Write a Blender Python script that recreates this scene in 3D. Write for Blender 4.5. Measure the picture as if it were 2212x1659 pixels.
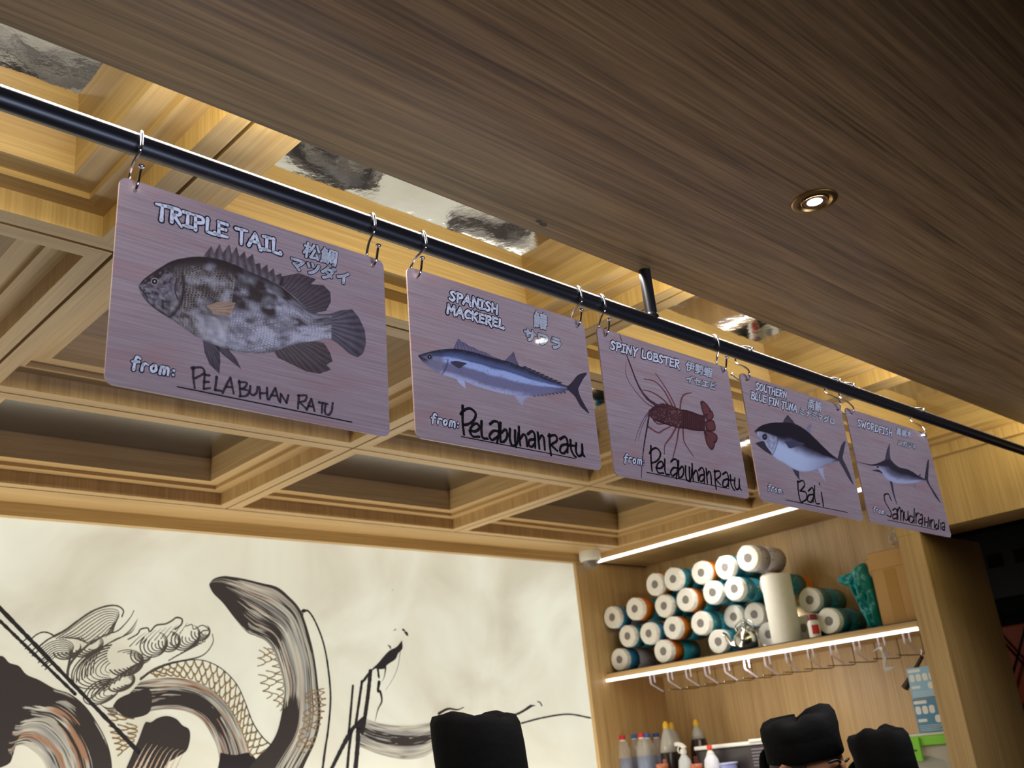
import bpy, bmesh, math, random
import numpy as np
from mathutils import Matrix, Vector

SC = bpy.context.scene
for _o in list(bpy.data.objects):
    bpy.data.objects.remove(_o, do_unlink=True)
COL = SC.collection
rng = random.Random(7)

# ------------------------------------------------------------------ camera, world, lights, exposure
W, H, FPX = 2212.0, 1659.0, 2165.27
YAW, PITCH, ROLL = 0.79727, 0.35786, -0.10557
CAM = np.array([0.0, 0.0, 1.6])


def cam_axes():
    f = np.array([math.sin(YAW) * math.cos(PITCH), math.cos(YAW) * math.cos(PITCH), math.sin(PITCH)])
    r = np.array([math.cos(YAW), -math.sin(YAW), 0.0])
    u = np.cross(r, f)
    r2 = r * math.cos(ROLL) + u * math.sin(ROLL)
    u2 = -r * math.sin(ROLL) + u * math.cos(ROLL)
    return np.array([r2, u2, f])


CM = cam_axes()
cd = bpy.data.cameras.new('camera')
cam = bpy.data.objects.new('camera', cd)
COL.objects.link(cam)
cd.sensor_width = 36.0
cd.lens = 36.0 * FPX / W
cd.clip_start = 0.02
cd.clip_end = 100
m = Matrix.Identity(4)
for i in range(3):
    m[i][0] = CM[0][i]
    m[i][1] = CM[1][i]
    m[i][2] = -CM[2][i]
    m[i][3] = CAM[i]
cam.matrix_world = m
cd.dof.use_dof = True
cd.dof.focus_distance = 1.75
cd.dof.aperture_fstop = 7.5
SC.camera = cam

SC.view_settings.view_transform = 'Standard'
SC.view_settings.look = 'None'
SC.view_settings.exposure = 0.0
SC.view_settings.gamma = 1.0
SC.view_settings.use_curve_mapping = False

wd = bpy.data.worlds.new('world')
SC.world = wd
wd.use_nodes = True
wd.node_tree.nodes['Background'].inputs[0].default_value = (0.55, 0.6, 0.75, 1)
wd.node_tree.nodes['Background'].inputs[1].default_value = 0.03


def area(name, loc, direction, sx, sy, power, color, spread=math.pi):
    l = bpy.data.lights.new(name, 'AREA')
    l.shape = 'RECTANGLE'
    l.size, l.size_y = sx, sy
    l.energy = power
    l.color = color
    l.spread = spread
    o = bpy.data.objects.new(name, l)
    COL.objects.link(o)
    o.location = loc
    zq = -Vector(direction).normalized()          # the lamp's long side stays level, along the room's x axis
    xq = Vector((1, 0, 0))
    xq = (xq - zq * xq.dot(zq)).normalized()
    yq = zq.cross(xq)
    o.rotation_euler = Matrix((xq, yq, zq)).transposed().to_euler()
    return o


# warm LED line on the kitchen side of the soffit, above the rail
area('soffit_led_light', (1.9, 1.145, 2.586), (0, 1, 0.04), 4.6, 0.02, 11.5, (1.0, 0.92, 0.50))
area('rail_led_light', (1.9, 1.136, 2.532), (0, -0.05, -1), 4.6, 0.012, 30.0, (1.0, 0.97, 0.93), math.radians(120))
# added cool fill with no fixture, aimed up at the sign fronts
area('sign_fill_light', (1.5, -0.15, 1.3), (0, 0.72, 0.70), 3.4, 0.25, 9.6, (0.60, 0.68, 0.98), math.radians(60))
# unseen fill added near the mural to brighten the ceiling undersides
area('ceiling_fill_light', (1.8, 3.46, 1.4), (0.05, -0.12, 1), 4.2, 0.2, 24.0, (1.0, 0.93, 0.78))

# ------------------------------------------------------------------ small helpers


def lin(c):
    c = np.asarray(c, float) / 255.0
    return np.where(c <= 0.04045, c / 12.92, ((c + 0.055) / 1.055) ** 2.4)


def rays(px):
    px = np.atleast_2d(np.asarray(px, float))
    d = np.stack([(px[:, 0] - W / 2) / FPX, -(px[:, 1] - H / 2) / FPX, np.ones(len(px))], 1)
    return d @ CM


def at(px, axis, val):
    d = rays(px)
    t = (val - CAM[axis]) / d[:, axis]
    P = CAM + d * t[:, None]
    return P[0] if np.ndim(px) == 1 else P


def frame(s, ox, oy):
    return lambda pts: np.asarray(pts, float) / s + np.array([ox, oy])


F1 = frame(2.3371, 200, 250)
F2 = frame(2.8604, 860, 460)
F3 = frame(3.3179, 1270, 600)
F4 = frame(3.5294, 1570, 720)
F5 = frame(4.6077, 1850, 820)
M1 = frame(2.9671, 0, 1100)
M2 = frame(2.9671, 600, 1100)
M3 = frame(3.9595, 300, 1240)


def crom(pts, n, smooth=True):
    """resample a polyline to n points, evenly by length, through a Catmull-Rom spline"""
    p = np.asarray(pts, float)
    if smooth and len(p) > 2:
        q = np.vstack([2 * p[0] - p[1], p, 2 * p[-1] - p[-2]])
        out = []
        for i in range(1, len(q) - 2):
            t = np.linspace(0, 1, 12, endpoint=False)[:, None]
            a, b, c, d = q[i - 1], q[i], q[i + 1], q[i + 2]
            out.append(0.5 * (2 * b + (c - a) * t + (2 * a - 5 * b + 4 * c - d) * t ** 2 + (3 * b - a - 3 * c + d) * t ** 3))
        p = np.vstack(out + [p[-1:]])
    s = np.r_[0, np.cumsum(np.linalg.norm(np.diff(p, axis=0), axis=1))]
    if s[-1] < 1e-12:
        return np.repeat(p[:1], n, 0)
    u = np.linspace(0, s[-1], n)
    return np.stack([np.interp(u, s, p[:, k]) for k in range(p.shape[1])], 1)


def vnoise(x, y, seed=0.0):
    x = np.asarray(x, float)
    y = np.asarray(y, float)
    xi, yi = np.floor(x), np.floor(y)
    fx, fy = x - xi, y - yi
    fx, fy = fx * fx * (3 - 2 * fx), fy * fy * (3 - 2 * fy)

    def h(a, b):
        v = np.sin(a * 127.1 + b * 311.7 + seed * 74.7) * 43758.5453
        return v - np.floor(v)
    return (h(xi, yi) * (1 - fx) + h(xi + 1, yi) * fx) * (1 - fy) + (h(xi, yi + 1) * (1 - fx) + h(xi + 1, yi + 1) * fx) * fy


def fbm(x, y, seed=0.0):
    return (vnoise(x, y, seed) + 0.5 * vnoise(2.1 * x, 2.1 * y, seed + 3) + 0.25 * vnoise(4.3 * x, 4.3 * y, seed + 9)) / 1.75


def mixc(a, b, t):
    t = np.clip(np.asarray(t, float), 0, 1)[..., None]
    return np.asarray(a) * (1 - t) + np.asarray(b) * t


def ss(a, b, x):
    t = np.clip((np.asarray(x, float) - a) / (b - a), 0, 1)
    return t * t * (3 - 2 * t)


def tag(o, label=None, cat=None, group=None, kind=None):
    if label:
        o['label'] = label
    if cat:
        o['category'] = cat
    if group:
        o['group'] = group
    if kind:
        o['kind'] = kind
    return o


def empty(name, loc=(0, 0, 0), label=None, cat=None, group=None, kind=None):
    o = bpy.data.objects.new(name, None)
    COL.objects.link(o)
    o.location = loc
    o.empty_display_size = 0.05
    return tag(o, label, cat, group, kind)


class MB:
    """collects geometry in world coordinates (or local ones) and builds it as one mesh object"""

    def __init__(self):
        self.v, self.f, self.c, self.mi = [], [], [], []

    def add(self, verts, faces, col=None, mi=0):
        b = len(self.v)
        verts = [tuple(float(q) for q in p) for p in verts]
        self.v += verts
        self.f += [tuple(i + b for i in f) for f in faces]
        self.mi += [mi] * len(faces)
        if col is None:
            self.c += [(1, 1, 1)] * len(verts)
        else:
            col = np.asarray(col, float)
            if col.ndim == 1:
                self.c += [tuple(col)] * len(verts)
            else:
                self.c += [tuple(q) for q in col]
        return self

    def box(self, a, b, mi=0, col=None):
        x0, y0, z0 = a
        x1, y1, z1 = b
        v = [(x, y, z) for z in (z0, z1) for y in (y0, y1) for x in (x0, x1)]
        f = [(0, 2, 3, 1), (4, 5, 7, 6), (0, 1, 5, 4), (2, 6, 7, 3), (0, 4, 6, 2), (1, 3, 7, 5)]
        return self.add(v, f, col, mi)

    def tube(self, path, r, seg=10, mi=0, cap=True, col=None):
        p = np.asarray(path, float)
        n = len(p)
        r = np.broadcast_to(np.asarray(r, float), (n,))
        t = np.gradient(p, axis=0)
        t /= np.linalg.norm(t, axis=1)[:, None] + 1e-12
        ref = np.array([0, 0, 1.0]) if abs(t[0][2]) < 0.9 else np.array([1.0, 0, 0])
        u = np.cross(t[0], ref)
        u /= np.linalg.norm(u)
        vs = []
        for i in range(n):
            u = u - t[i] * (u @ t[i])
            u /= np.linalg.norm(u)
            w = np.cross(t[i], u)
            for k in range(seg):
                a = 2 * math.pi * k / seg
                vs.append(p[i] + r[i] * (math.cos(a) * u + math.sin(a) * w))
        fs = [(i * seg + k, i * seg + (k + 1) % seg, (i + 1) * seg + (k + 1) % seg, (i + 1) * seg + k)
              for i in range(n - 1) for k in range(seg)]
        if cap:
            fs += [tuple(range(seg))[::-1], tuple((n - 1) * seg + k for k in range(seg))]
        return self.add(vs, fs, col, mi)

    def lathe(self, prof, origin=(0, 0, 0), axis=(0, 0, 1), seg=32, mi=0, col=None, wob=None):
        a = np.asarray(axis, float)
        a /= np.linalg.norm(a)
        ref = np.array([0, 0, 1.0]) if abs(a[2]) < 0.9 else np.array([1.0, 0, 0])
        u = np.cross(ref, a)
        u /= np.linalg.norm(u)
        w = np.cross(a, u)
        o = np.asarray(origin, float)
        vs = []
        for r, h in prof:
            for k in range(seg):
                th = 2 * math.pi * k / seg
                rr = r * (wob(th, h) if wob else 1)
                vs.append(o + a * h + rr * (math.cos(th) * u + math.sin(th) * w))
        n = len(prof)
        fs = [(i * seg + k, i * seg + (k + 1) % seg, (i + 1) * seg + (k + 1) % seg, (i + 1) * seg + k)
              for i in range(n - 1) for k in range(seg)]
        if prof[0][0] > 1e-9:
            fs.append(tuple(range(seg))[::-1])
        if prof[-1][0] > 1e-9:
            fs.append(tuple((n - 1) * seg + k for k in range(seg)))
        return self.add(vs, fs, col, mi)

    def build(self, name, mats, parent=None, smooth=False, colors=False, bevel=0.0, angle=None):
        me = bpy.data.meshes.new(name)
        me.from_pydata(self.v, [], self.f)
        mats = mats if isinstance(mats, (list, tuple)) else [mats]
        for q in mats:
            me.materials.append(q)
        if len(mats) > 1:
            me.polygons.foreach_set('material_index', self.mi)
        if smooth:
            me.polygons.foreach_set('use_smooth', [True] * len(me.polygons))
        if colors:
            at_ = me.color_attributes.new('Col', 'FLOAT_COLOR', 'POINT')
            c = np.ones((len(self.v), 4))
            c[:, :3] = np.asarray(self.c)
            at_.data.foreach_set('color', c.ravel())
        me.update()
        if angle is not None:
            me.shade_smooth() if hasattr(me, 'shade_smooth') else None
            try:
                me.set_sharp_from_angle(angle=math.radians(angle))
            except Exception:
                pass
        o = bpy.data.objects.new(name, me)
        COL.objects.link(o)
        if parent is not None:
            o.parent = parent
            loc = parent.location
            if getattr(self, 'world', True):
                o.matrix_parent_inverse = parent_inverse(parent)
        if bevel:
            b = o.modifiers.new('bevel', 'BEVEL')
            b.width = bevel
            b.segments = 2
            b.limit_method = 'ANGLE'
        return o


def parent_inverse(p):
    m_ = Matrix.Identity(4)
    chain = []
    q = p
    while q is not None:
        chain.append(q)
        q = q.parent
    for q in reversed(chain):
        m_ = m_ @ (q.matrix_parent_inverse @ q.matrix_basis if q.parent else q.matrix_basis)
    return m_.inverted()


def box_obj(name, a, b, mat, parent=None, bevel=0.0):
    return MB().box(a, b).build(name, mat, parent, bevel=bevel)


# ------------------------------------------------------------------ materials
def new_mat(name):
    mt = bpy.data.materials.new(name)
    mt.use_nodes = True
    nt = mt.node_tree
    return mt, nt, nt.nodes['Principled BSDF']


def plain(name, rgb, rough=0.5, metal=0.0, spec=0.5, noise=0.0, nscale=30, trans=0.0, alpha=1.0, coat=0.0, emit=None, estr=0.0, srgb=True, bump=0.0):
    mt, nt, p = new_mat(name)
    c = lin(rgb) if srgb else np.asarray(rgb, float)
    p.inputs['Base Color'].default_value = (*c, 1)
    p.inputs['Roughness'].default_value = rough
    p.inputs['Metallic'].default_value = metal
    p.inputs['Specular IOR Level'].default_value = spec
    p.inputs['Transmission Weight'].default_value = trans
    p.inputs['Alpha'].default_value = alpha
    p.inputs['Coat Weight'].default_value = coat
    if emit is not None:
        p.inputs['Emission Color'].default_value = (*emit, 1)
        p.inputs['Emission Strength'].default_value = estr
    if noise or bump:
        tc = nt.nodes.new('ShaderNodeTexCoord')
        nz = nt.nodes.new('ShaderNodeTexNoise')
        nz.inputs['Scale'].default_value = nscale
        nz.inputs['Detail'].default_value = 5
        nt.links.new(tc.outputs['Object'], nz.inputs['Vector'])
        if noise:
            mx = nt.nodes.new('ShaderNodeMix')
            mx.data_type = 'RGBA'
            mx.inputs['A'].default_value = (*(c * (1 - noise)), 1)
            mx.inputs['B'].default_value = (*np.clip(c * (1 + noise), 0, 1), 1)
            nt.links.new(nz.outputs['Fac'], mx.inputs['Factor'])
            nt.links.new(mx.outputs['Result'], p.inputs['Base Color'])
        if bump:
            bp = nt.nodes.new('ShaderNodeBump')
            bp.inputs['Strength'].default_value = bump
            bp.inputs['Distance'].default_value = 0.01
            nt.links.new(nz.outputs['Fac'], bp.inputs['Height'])
            nt.links.new(bp.outputs['Normal'], p.inputs['Normal'])
    return mt


def wood(name, light, dark, axis, rough=0.45, fine=160.0, streak=1.0, coat=0.0):
    """laminate with a straight grain running along one world axis"""
    mt, nt, p = new_mat(name)
    tc = nt.nodes.new('ShaderNodeTexCoord')
    facs = []
    for sc, stretch, det in ((fine, 0.02, 3), (fine * 0.12, 0.05, 4), (fine * 0.5, 0.012, 2)):
        mp = nt.nodes.new('ShaderNodeMapping')
        s = [sc, sc, sc]
        s['xyz'.index(axis)] = sc * stretch
        mp.inputs['Scale'].default_value = s
        nt.links.new(tc.outputs['Object'], mp.inputs['Vector'])
        nz = nt.nodes.new('ShaderNodeTexNoise')
        nz.inputs['Scale'].default_value = 1.0
        nz.inputs['Detail'].default_value = det
        nz.inputs['Roughness'].default_value = 0.6
        nt.links.new(mp.outputs['Vector'], nz.inputs['Vector'])
        facs.append(nz.outputs['Fac'])
    a = nt.nodes.new('ShaderNodeMath')
    a.operation = 'MULTIPLY_ADD'
    a.inputs[1].default_value = 0.42
    nt.links.new(facs[0], a.inputs[0])
    b = nt.nodes.new('ShaderNodeMath')
    b.operation = 'MULTIPLY_ADD'
    b.inputs[1].default_value = 0.33
    nt.links.new(facs[1], b.inputs[0])
    c = nt.nodes.new('ShaderNodeMath')
    c.operation = 'MULTIPLY'
    c.inputs[1].default_value = 0.25
    nt.links.new(facs[2], c.inputs[0])
    nt.links.new(c.outputs[0], b.inputs[2])
    nt.links.new(b.outputs[0], a.inputs[2])
    cr = nt.nodes.new('ShaderNodeValToRGB')
    cr.color_ramp.elements[0].position = 0.5 - 0.16 / streak
    cr.color_ramp.elements[0].color = (*lin(dark), 1)
    cr.color_ramp.elements[1].position = 0.5 + 0.14 / streak
    cr.color_ramp.elements[1].color = (*lin(light), 1)
    nt.links.new(a.outputs[0], cr.inputs['Fac'])
    nt.links.new(cr.outputs['Color'], p.inputs['Base Color'])
    p.inputs['Roughness'].default_value = rough
    p.inputs['Coat Weight'].default_value = coat
    bp = nt.nodes.new('ShaderNodeBump')
    bp.inputs['Strength'].default_value = 0.06
    bp.inputs['Distance'].default_value = 0.002
    nt.links.new(a.outputs[0], bp.inputs['Height'])
    nt.links.new(bp.outputs['Normal'], p.inputs['Normal'])
    return mt


def attr_mat(name, rough=0.3, emit=0.0, base=1.0, spec=0.5, coat=0.0):
    mt, nt, p = new_mat(name)
    an = nt.nodes.new('ShaderNodeAttribute')
    an.attribute_name = 'Col'
    src = an.outputs['Color']
    if base != 1.0:
        mx = nt.nodes.new('ShaderNodeMix')
        mx.data_type = 'RGBA'
        mx.inputs['Factor'].default_value = base
        mx.inputs['A'].default_value = (0, 0, 0, 1)
        nt.links.new(src, mx.inputs['B'])
        nt.links.new(mx.outputs['Result'], p.inputs['Base Color'])
    else:
        nt.links.new(src, p.inputs['Base Color'])
    if emit:
        nt.links.new(src, p.inputs['Emission Color'])
        p.inputs['Emission Strength'].default_value = emit
    p.inputs['Roughness'].default_value = rough
    p.inputs['Specular IOR Level'].default_value = spec
    p.inputs['Coat Weight'].default_value = coat
    return mt


OAK_L, OAK_D = (206, 173, 120), (168, 134, 86)
oak = {a: wood('oak_laminate_' + a, OAK_L, OAK_D, a) for a in 'xyz'}
soffit_wood = wood('brown_laminate', (128, 97, 60), (74, 54, 32), 'x', rough=0.36, fine=210, streak=1.25)
dark_gap = plain('dark_gap', (30, 22, 14), 0.8)
black_paint = plain('black_powder_coat', (20, 20, 23), 0.36, spec=0.5)
chrome = plain('polished_chrome', (215, 215, 220), 0.12, metal=1.0)
steel = plain('polished_steel', (200, 198, 192), 0.14, metal=1.0)
brass = plain('brushed_brass', (176, 140, 82), 0.3, metal=1.0)
white_plastic = plain('white_plastic', (225, 222, 215), 0.4)
black_cloth = plain('black_cotton', (15, 15, 18), 0.9, spec=0.15, noise=0.3, nscale=60, bump=0.15)
floor_tile = plain('grey_floor_tile', (66, 62, 58), 0.5, noise=0.15, nscale=6)
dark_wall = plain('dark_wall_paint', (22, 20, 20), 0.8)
led_mat = plain('led_strip_glow', (255, 255, 255), 0.5, emit=(1.0, 0.97, 0.93), estr=2.4)
lamp_mat = plain('lamp_glow', (255, 255, 255), 0.5, emit=(1.0, 0.97, 0.92), estr=40.0)


def mirror_mat(name='mirror_film', val=0.8, rough=0.035):
    mt, nt, p = new_mat(name)
    p.inputs['Base Color'].default_value = (val, val * .985, val * .97, 1)
    p.inputs['Metallic'].default_value = 1.0
    p.inputs['Roughness'].default_value = rough
    tc = nt.nodes.new('ShaderNodeTexCoord')
    nz = nt.nodes.new('ShaderNodeTexNoise')
    nz.inputs['Scale'].default_value = 14
    nz.inputs['Detail'].default_value = 6
    nt.links.new(tc.outputs['Object'], nz.inputs['Vector'])
    bp = nt.nodes.new('ShaderNodeBump')
    bp.inputs['Strength'].default_value = 0.10
    bp.inputs['Distance'].default_value = 0.004
    nt.links.new(nz.outputs['Fac'], bp.inputs['Height'])
    nt.links.new(bp.outputs['Normal'], p.inputs['Normal'])
    return mt


mirror = mirror_mat()
mirror_dull = mirror_mat('dull_mirror_film', 0.34, 0.2)

# ------------------------------------------------------------------ the setting
ZC = 2.60           # underside of the coffered ceiling
XJ = [-1.582, -0.437, 0.708, 1.853, 2.998, 4.143]
YJ = [0.90, 1.73, 2.56, 3.394]
E = 4.14            # front plane of the cabinet
D = 3.60            # mural plane


def structure(o):
    o['kind'] = 'structure'
    return o


structure(box_obj('floor', (-3.0, -4.6, -0.1), (7.0, 3.9, 0.0), floor_tile))
structure(box_obj('wall_back', (-3.0, 3.62, 0.0), (4.75, 3.9, 2.95), oak['z']))
structure(box_obj('wall_left', (-3.1, -4.6, 0.0), (-3.0, 3.9, 2.95), plain('cream_wall', (200, 190, 170), 0.7)))
structure(box_obj('wall_front', (-3.0, -4.7, 0.0), (7.0, -4.6, 2.95), plain('grey_wall', (120, 116, 112), 0.7)))
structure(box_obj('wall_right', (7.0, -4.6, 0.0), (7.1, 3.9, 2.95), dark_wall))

ceil = structure(empty('ceiling', (1.3, 2.1, ZC)))


def coffer(x0, x1, y0, y1):
    g = 0.004
    loops = [(g, ZC + 0.02), (g, ZC), (0.044, ZC), (0.044, ZC + 0.045), (0.089, ZC + 0.045), (0.089, ZC + 0.058), (0.136, ZC + 0.058), (0.136, ZC + 0.144)]
    mb = MB()

    def ring(i, z):
        return [(x0 + i, y0 + i, z), (x1 - i, y0 + i, z), (x1 - i, y1 - i, z), (x0 + i, y1 - i, z)]
    for k in range(len(loops) - 1):
        a, b = ring(*loops[k]), ring(*loops[k + 1])
        for s in range(4):
            t = (s + 1) % 4
            along_x = s in (0, 2)
            mi = 0 if along_x else 1
            if k == 2:
                mi = 2
            mb.add([a[s], a[t], b[t], b[s]], [(0, 1, 2, 3)], mi=mi)
    o = mb.build('coffer', [oak['x'], oak['y'], oak['z']], ceil)
    i, z = loops[-1]
    mp = MB().box((x0 + i - 0.01, y0 + i - 0.01, z), (x1 - i + 0.01, y1 - i + 0.01, z + 0.006)).build('mirror_panel', mirror_dull if y0 > 2.3 else mirror, ceil)
    return o


for i in range(len(XJ) - 1):
    for j in range(len(YJ) - 1):
        coffer(XJ[i], XJ[i + 1], YJ[j], YJ[j + 1])
box_obj('ceiling_backing', (-3.0, 0.9, ZC + 0.25), (4.9, 3.62, ZC + 0.3), dark_gap, ceil)
gp = MB()
for x in XJ:
    gp.box((x - 0.01, 0.9, ZC + 0.012), (x + 0.01, 3.394, ZC + 0.03))
for y in YJ:
    gp.box((-1.58, y - 0.01, ZC + 0.012), (4.14, y + 0.01, ZC + 0.03))
gp.build('joint_shadow_gap', dark_gap, ceil)
box_obj('border_band', (-1.6, 3.398, ZC), (4.14, 3.62, ZC + 0.03), oak['x'], ceil)
box_obj('border_band', (-3.0, 0.9, ZC), (-1.585, 3.62, ZC + 0.03), oak['y'], ceil)
structure(box_obj('trim_1', (-1.6, 3.566, 2.552), (4.14, 3.62, ZC), oak['x']))
structure(box_obj('trim_2', (4.008, 3.582, 0.0), (4.088, 3.62, 2.552), oak['z'], bevel=0.002))
# kitchen side of the cabinet header and the beam over the passage
structure(box_obj('trim_3', (E, -1.2, 2.322), (4.385, 1.87, 2.9), oak['z'], bevel=0.002))

# soffit over the guests
sof = structure(empty('ceiling_2', (1.5, 0.0, 2.535)))
sof.name = 'ceiling_soffit'
box_obj('soffit_board', (-3.0, -4.6, 2.535), (E, 1.13, 2.95), soffit_wood, sof)
st = MB()
for cx, cy, rx, ry in ((1.2400, 1.0955, 0.0075, 0.0045), (1.2545, 1.0985, 0.009, 0.006)):
    st.add([(cx + rx * math.cos(a) * (1 + .15 * math.sin(3 * a)), cy + ry * math.sin(a), 2.5346) for a in np.linspace(0, 2 * math.pi, 24, endpoint=False)], [tuple(range(24))])
st.build('glue_stain', plain('dark_stain', (50, 36, 26), 0.6), sof)

# the dim passage behind the beam
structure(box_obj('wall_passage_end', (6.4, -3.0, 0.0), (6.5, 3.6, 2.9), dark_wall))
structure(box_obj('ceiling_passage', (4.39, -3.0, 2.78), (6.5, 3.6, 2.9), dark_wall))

# ------------------------------------------------------------------ rail and downlights
RY, RZ, RR = 1.115, 2.414, 0.0155
rail = empty('hanging_rail', (1.575, RY, RZ), 'black round steel rail hanging below the brown soffit on a short post', 'rail')
MB().tube([(-1.2, RY, RZ), (E - 0.002, RY, RZ)], RR, 24).build('rail_tube', black_paint, rail, angle=40)
for px_ in (1.575, -0.75):
    MB().tube([(px_, RY, RZ + 0.008), (px_, RY, 2.5352)], 0.0125, 20).build('drop_post', black_paint, rail, angle=40)
    MB().lathe([(0.0135, 0), (0.0145, 0.004), (0.0145, 0.007), (0.0128, 0.012)], (px_, RY, RZ + 0.008), seg=20).build('weld_collar', black_paint, rail, angle=40)


def downlight(x, y, label):
    e = empty('recessed_downlight', (x, y, 2.535), label, 'light', 'downlights in the soffit')
    z = 2.535
    MB().lathe([(0.0435, 0), (0.0435, -0.0025), (0.0405, -0.0045), (0.033, -0.0045), (0.030, -0.002), (0.027, 0.0), (0.0255, -0.0005)], (x, y, z), seg=48).build('trim_ring', brass, e, angle=35)
    MB().lathe([(0.0258, -0.0035), (0.0245, -0.0042), (0.022, -0.0035), (0.0185, -0.001)], (x, y, z), seg=40).build('inner_bezel', brass, e, angle=35)
    MB().lathe([(0.018, -0.0025), (0.012, -0.0042), (0.0, -0.005)], (x, y, z), seg=32).build('lens', lamp_mat, e, smooth=True)
    l = bpy.data.lights.new('downlight_beam', 'SPOT')
    l.energy = 5.0
    l.spot_size = math.radians(70)
    l.spot_blend = 0.7
    l.color = (1.0, 0.95, 0.86)
    l.shadow_soft_size = 0.02
    lo = bpy.data.objects.new('downlight_beam', l)
    COL.objects.link(lo)
    lo.location = (x, y, z - 0.012)


downlight(1.629, 0.741, 'round brass downlight glowing white in the brown soffit')
downlight(3.43, 0.741, 'second round brass downlight further along the soffit, mirrored in the swordfish sign')

# ------------------------------------------------------------------ lettering: strokes in a unit box, drawn as thick ribbons


def S(txt):
    return [np.array([[float(q) for q in p.split(',')] for p in s.split()]) for s in txt.split('|')]


FONT = {
    'A': (.78, S('0,-.02 .4,1|.4,1 .76,-.1|.14,.36 .68,.36')),
    'B': (.62, S('.1,0 .08,1|.0,.98 .46,.95 .5,.7 .1,.54|.1,.54 .6,.46 .56,.08 .0,.02')),
    'C': (.6, S('.58,.8 .34,.98 .06,.62 .14,.1 .6,.14')),
    'D': (.66, S('.1,0 .1,1|.0,.98 .5,.9 .64,.5 .5,.08 .0,.02')),
    'E': (.6, S('.1,0 .08,1|.04,.97 .58,.95|.08,.52 .5,.54|.04,.03 .62,.06')),
    'F': (.56, S('.1,-.08 .1,1|.02,.96 .6,.97|.1,.52 .48,.54')),
    'H': (.68, S('.08,0 .08,1|.6,-.04 .6,1|.08,.5 .6,.52')),
    'I': (.44, S('.22,.02 .24,.98|.0,.96 .46,.98|.0,.02 .46,.04')),
    'K': (.66, S('.1,0 .08,1|.56,1 .12,.48|.2,.56 .66,-.1')),
    'L': (.56, S('.1,1 .08,.05|.08,.05 .56,.03 .55,.16')),
    'M': (.86, S('.06,-.02 .12,1|.12,1 .42,.3|.42,.3 .72,1|.72,1 .82,-.08')),
    'N': (.7, S('.08,-.02 .1,1|.1,1 .6,.02|.6,.02 .62,1')),
    'O': (.7, S('.36,.98 .08,.7 .1,.2 .36,.02 .62,.24 .62,.74 .36,.98')),
    'P': (.58, S('.12,-.04 .1,1|.0,.96 .48,.94 .54,.62 .14,.46')),
    'R': (.64, S('.1,-.02 .1,1|.0,.96 .5,.94 .52,.62 .14,.5|.2,.5 .66,-.16')),
    'S': (.56, S('.52,.86 .3,1 .08,.78 .3,.54 .5,.3 .3,.02 .02,.12')),
    'T': (.66, S('.32,-.1 .34,.96|.0,.92 .68,.98')),
    'U': (.66, S('.08,1 .08,.3 .32,.02 .58,.26 .58,1|.58,1 .6,-.02')),
    'W': (.9, S('.02,1 .22,.0|.22,.0 .42,.7|.42,.7 .64,.0|.64,.0 .84,1')),
    'Y': (.64, S('.02,1 .3,.5|.62,1 .3,.46 .26,-.06')),
    'f': (.5, S('.5,.9 .3,1 .2,.7 .2,-.06|.02,.56 .46,.62')),
    'r': (.46, S('.1,.02 .1,.58|.1,.42 .26,.62 .46,.56')),
    'o': (.52, S('.26,.58 .08,.34 .22,.04 .44,.2 .4,.52 .26,.58')),
    'm': (.72, S('.08,.02 .1,.6|.1,.44 .28,.62 .36,.42 .36,.04|.36,.44 .54,.6 .64,.42 .66,-.02')),
    ':': (.26, S('.13,.1 .15,.1|.13,.46 .15,.46')),
}
NORMAL_SCALE = 1.0


class Sheet:
    """flat print layers on a sign panel, in the panel's own coordinates (x right, z up, front at -y)"""

    def __init__(self, center, ang, half_t=0.0015):
        self.c = np.asarray(center, float)
        yaw, roll, tilt = np.radians(ang)
        cz, sz = math.cos(yaw), math.sin(yaw)
        cr, sr = math.cos(roll), math.sin(roll)
        ct, st_ = math.cos(tilt), math.sin(tilt)
        Rz = np.array([[cz, -sz, 0], [sz, cz, 0], [0, 0, 1]])
        Ry = np.array([[cr, 0, sr], [0, 1, 0], [-sr, 0, cr]])
        Rx = np.array([[1, 0, 0], [0, ct, -st_], [0, st_, ct]])
        self.R = Rz @ Rx @ Ry
        self.ht = half_t

    def mat(self):
        mm = Matrix.Identity(4)
        for i_ in range(3):
            for j_ in range(3):
                mm[i_][j_] = self.R[i_][j_]
            mm[i_][3] = self.c[i_]
        return mm

    def uv(self, px):
        d = rays(px) @ self.R
        o = (CAM - self.c) @ self.R
        t = (-self.ht - o[1]) / d[:, 1]
        P = o + d * t[:, None]
        return P[:, [0, 2]]

    def world(self, p):
        return self.c + self.R @ np.asarray(p, float)


def lift(uv, off, ht=0.0015):
    uv = np.asarray(uv)
    return np.stack([uv[:, 0], np.full(len(uv), -ht - off), uv[:, 1]], 1)


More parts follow.
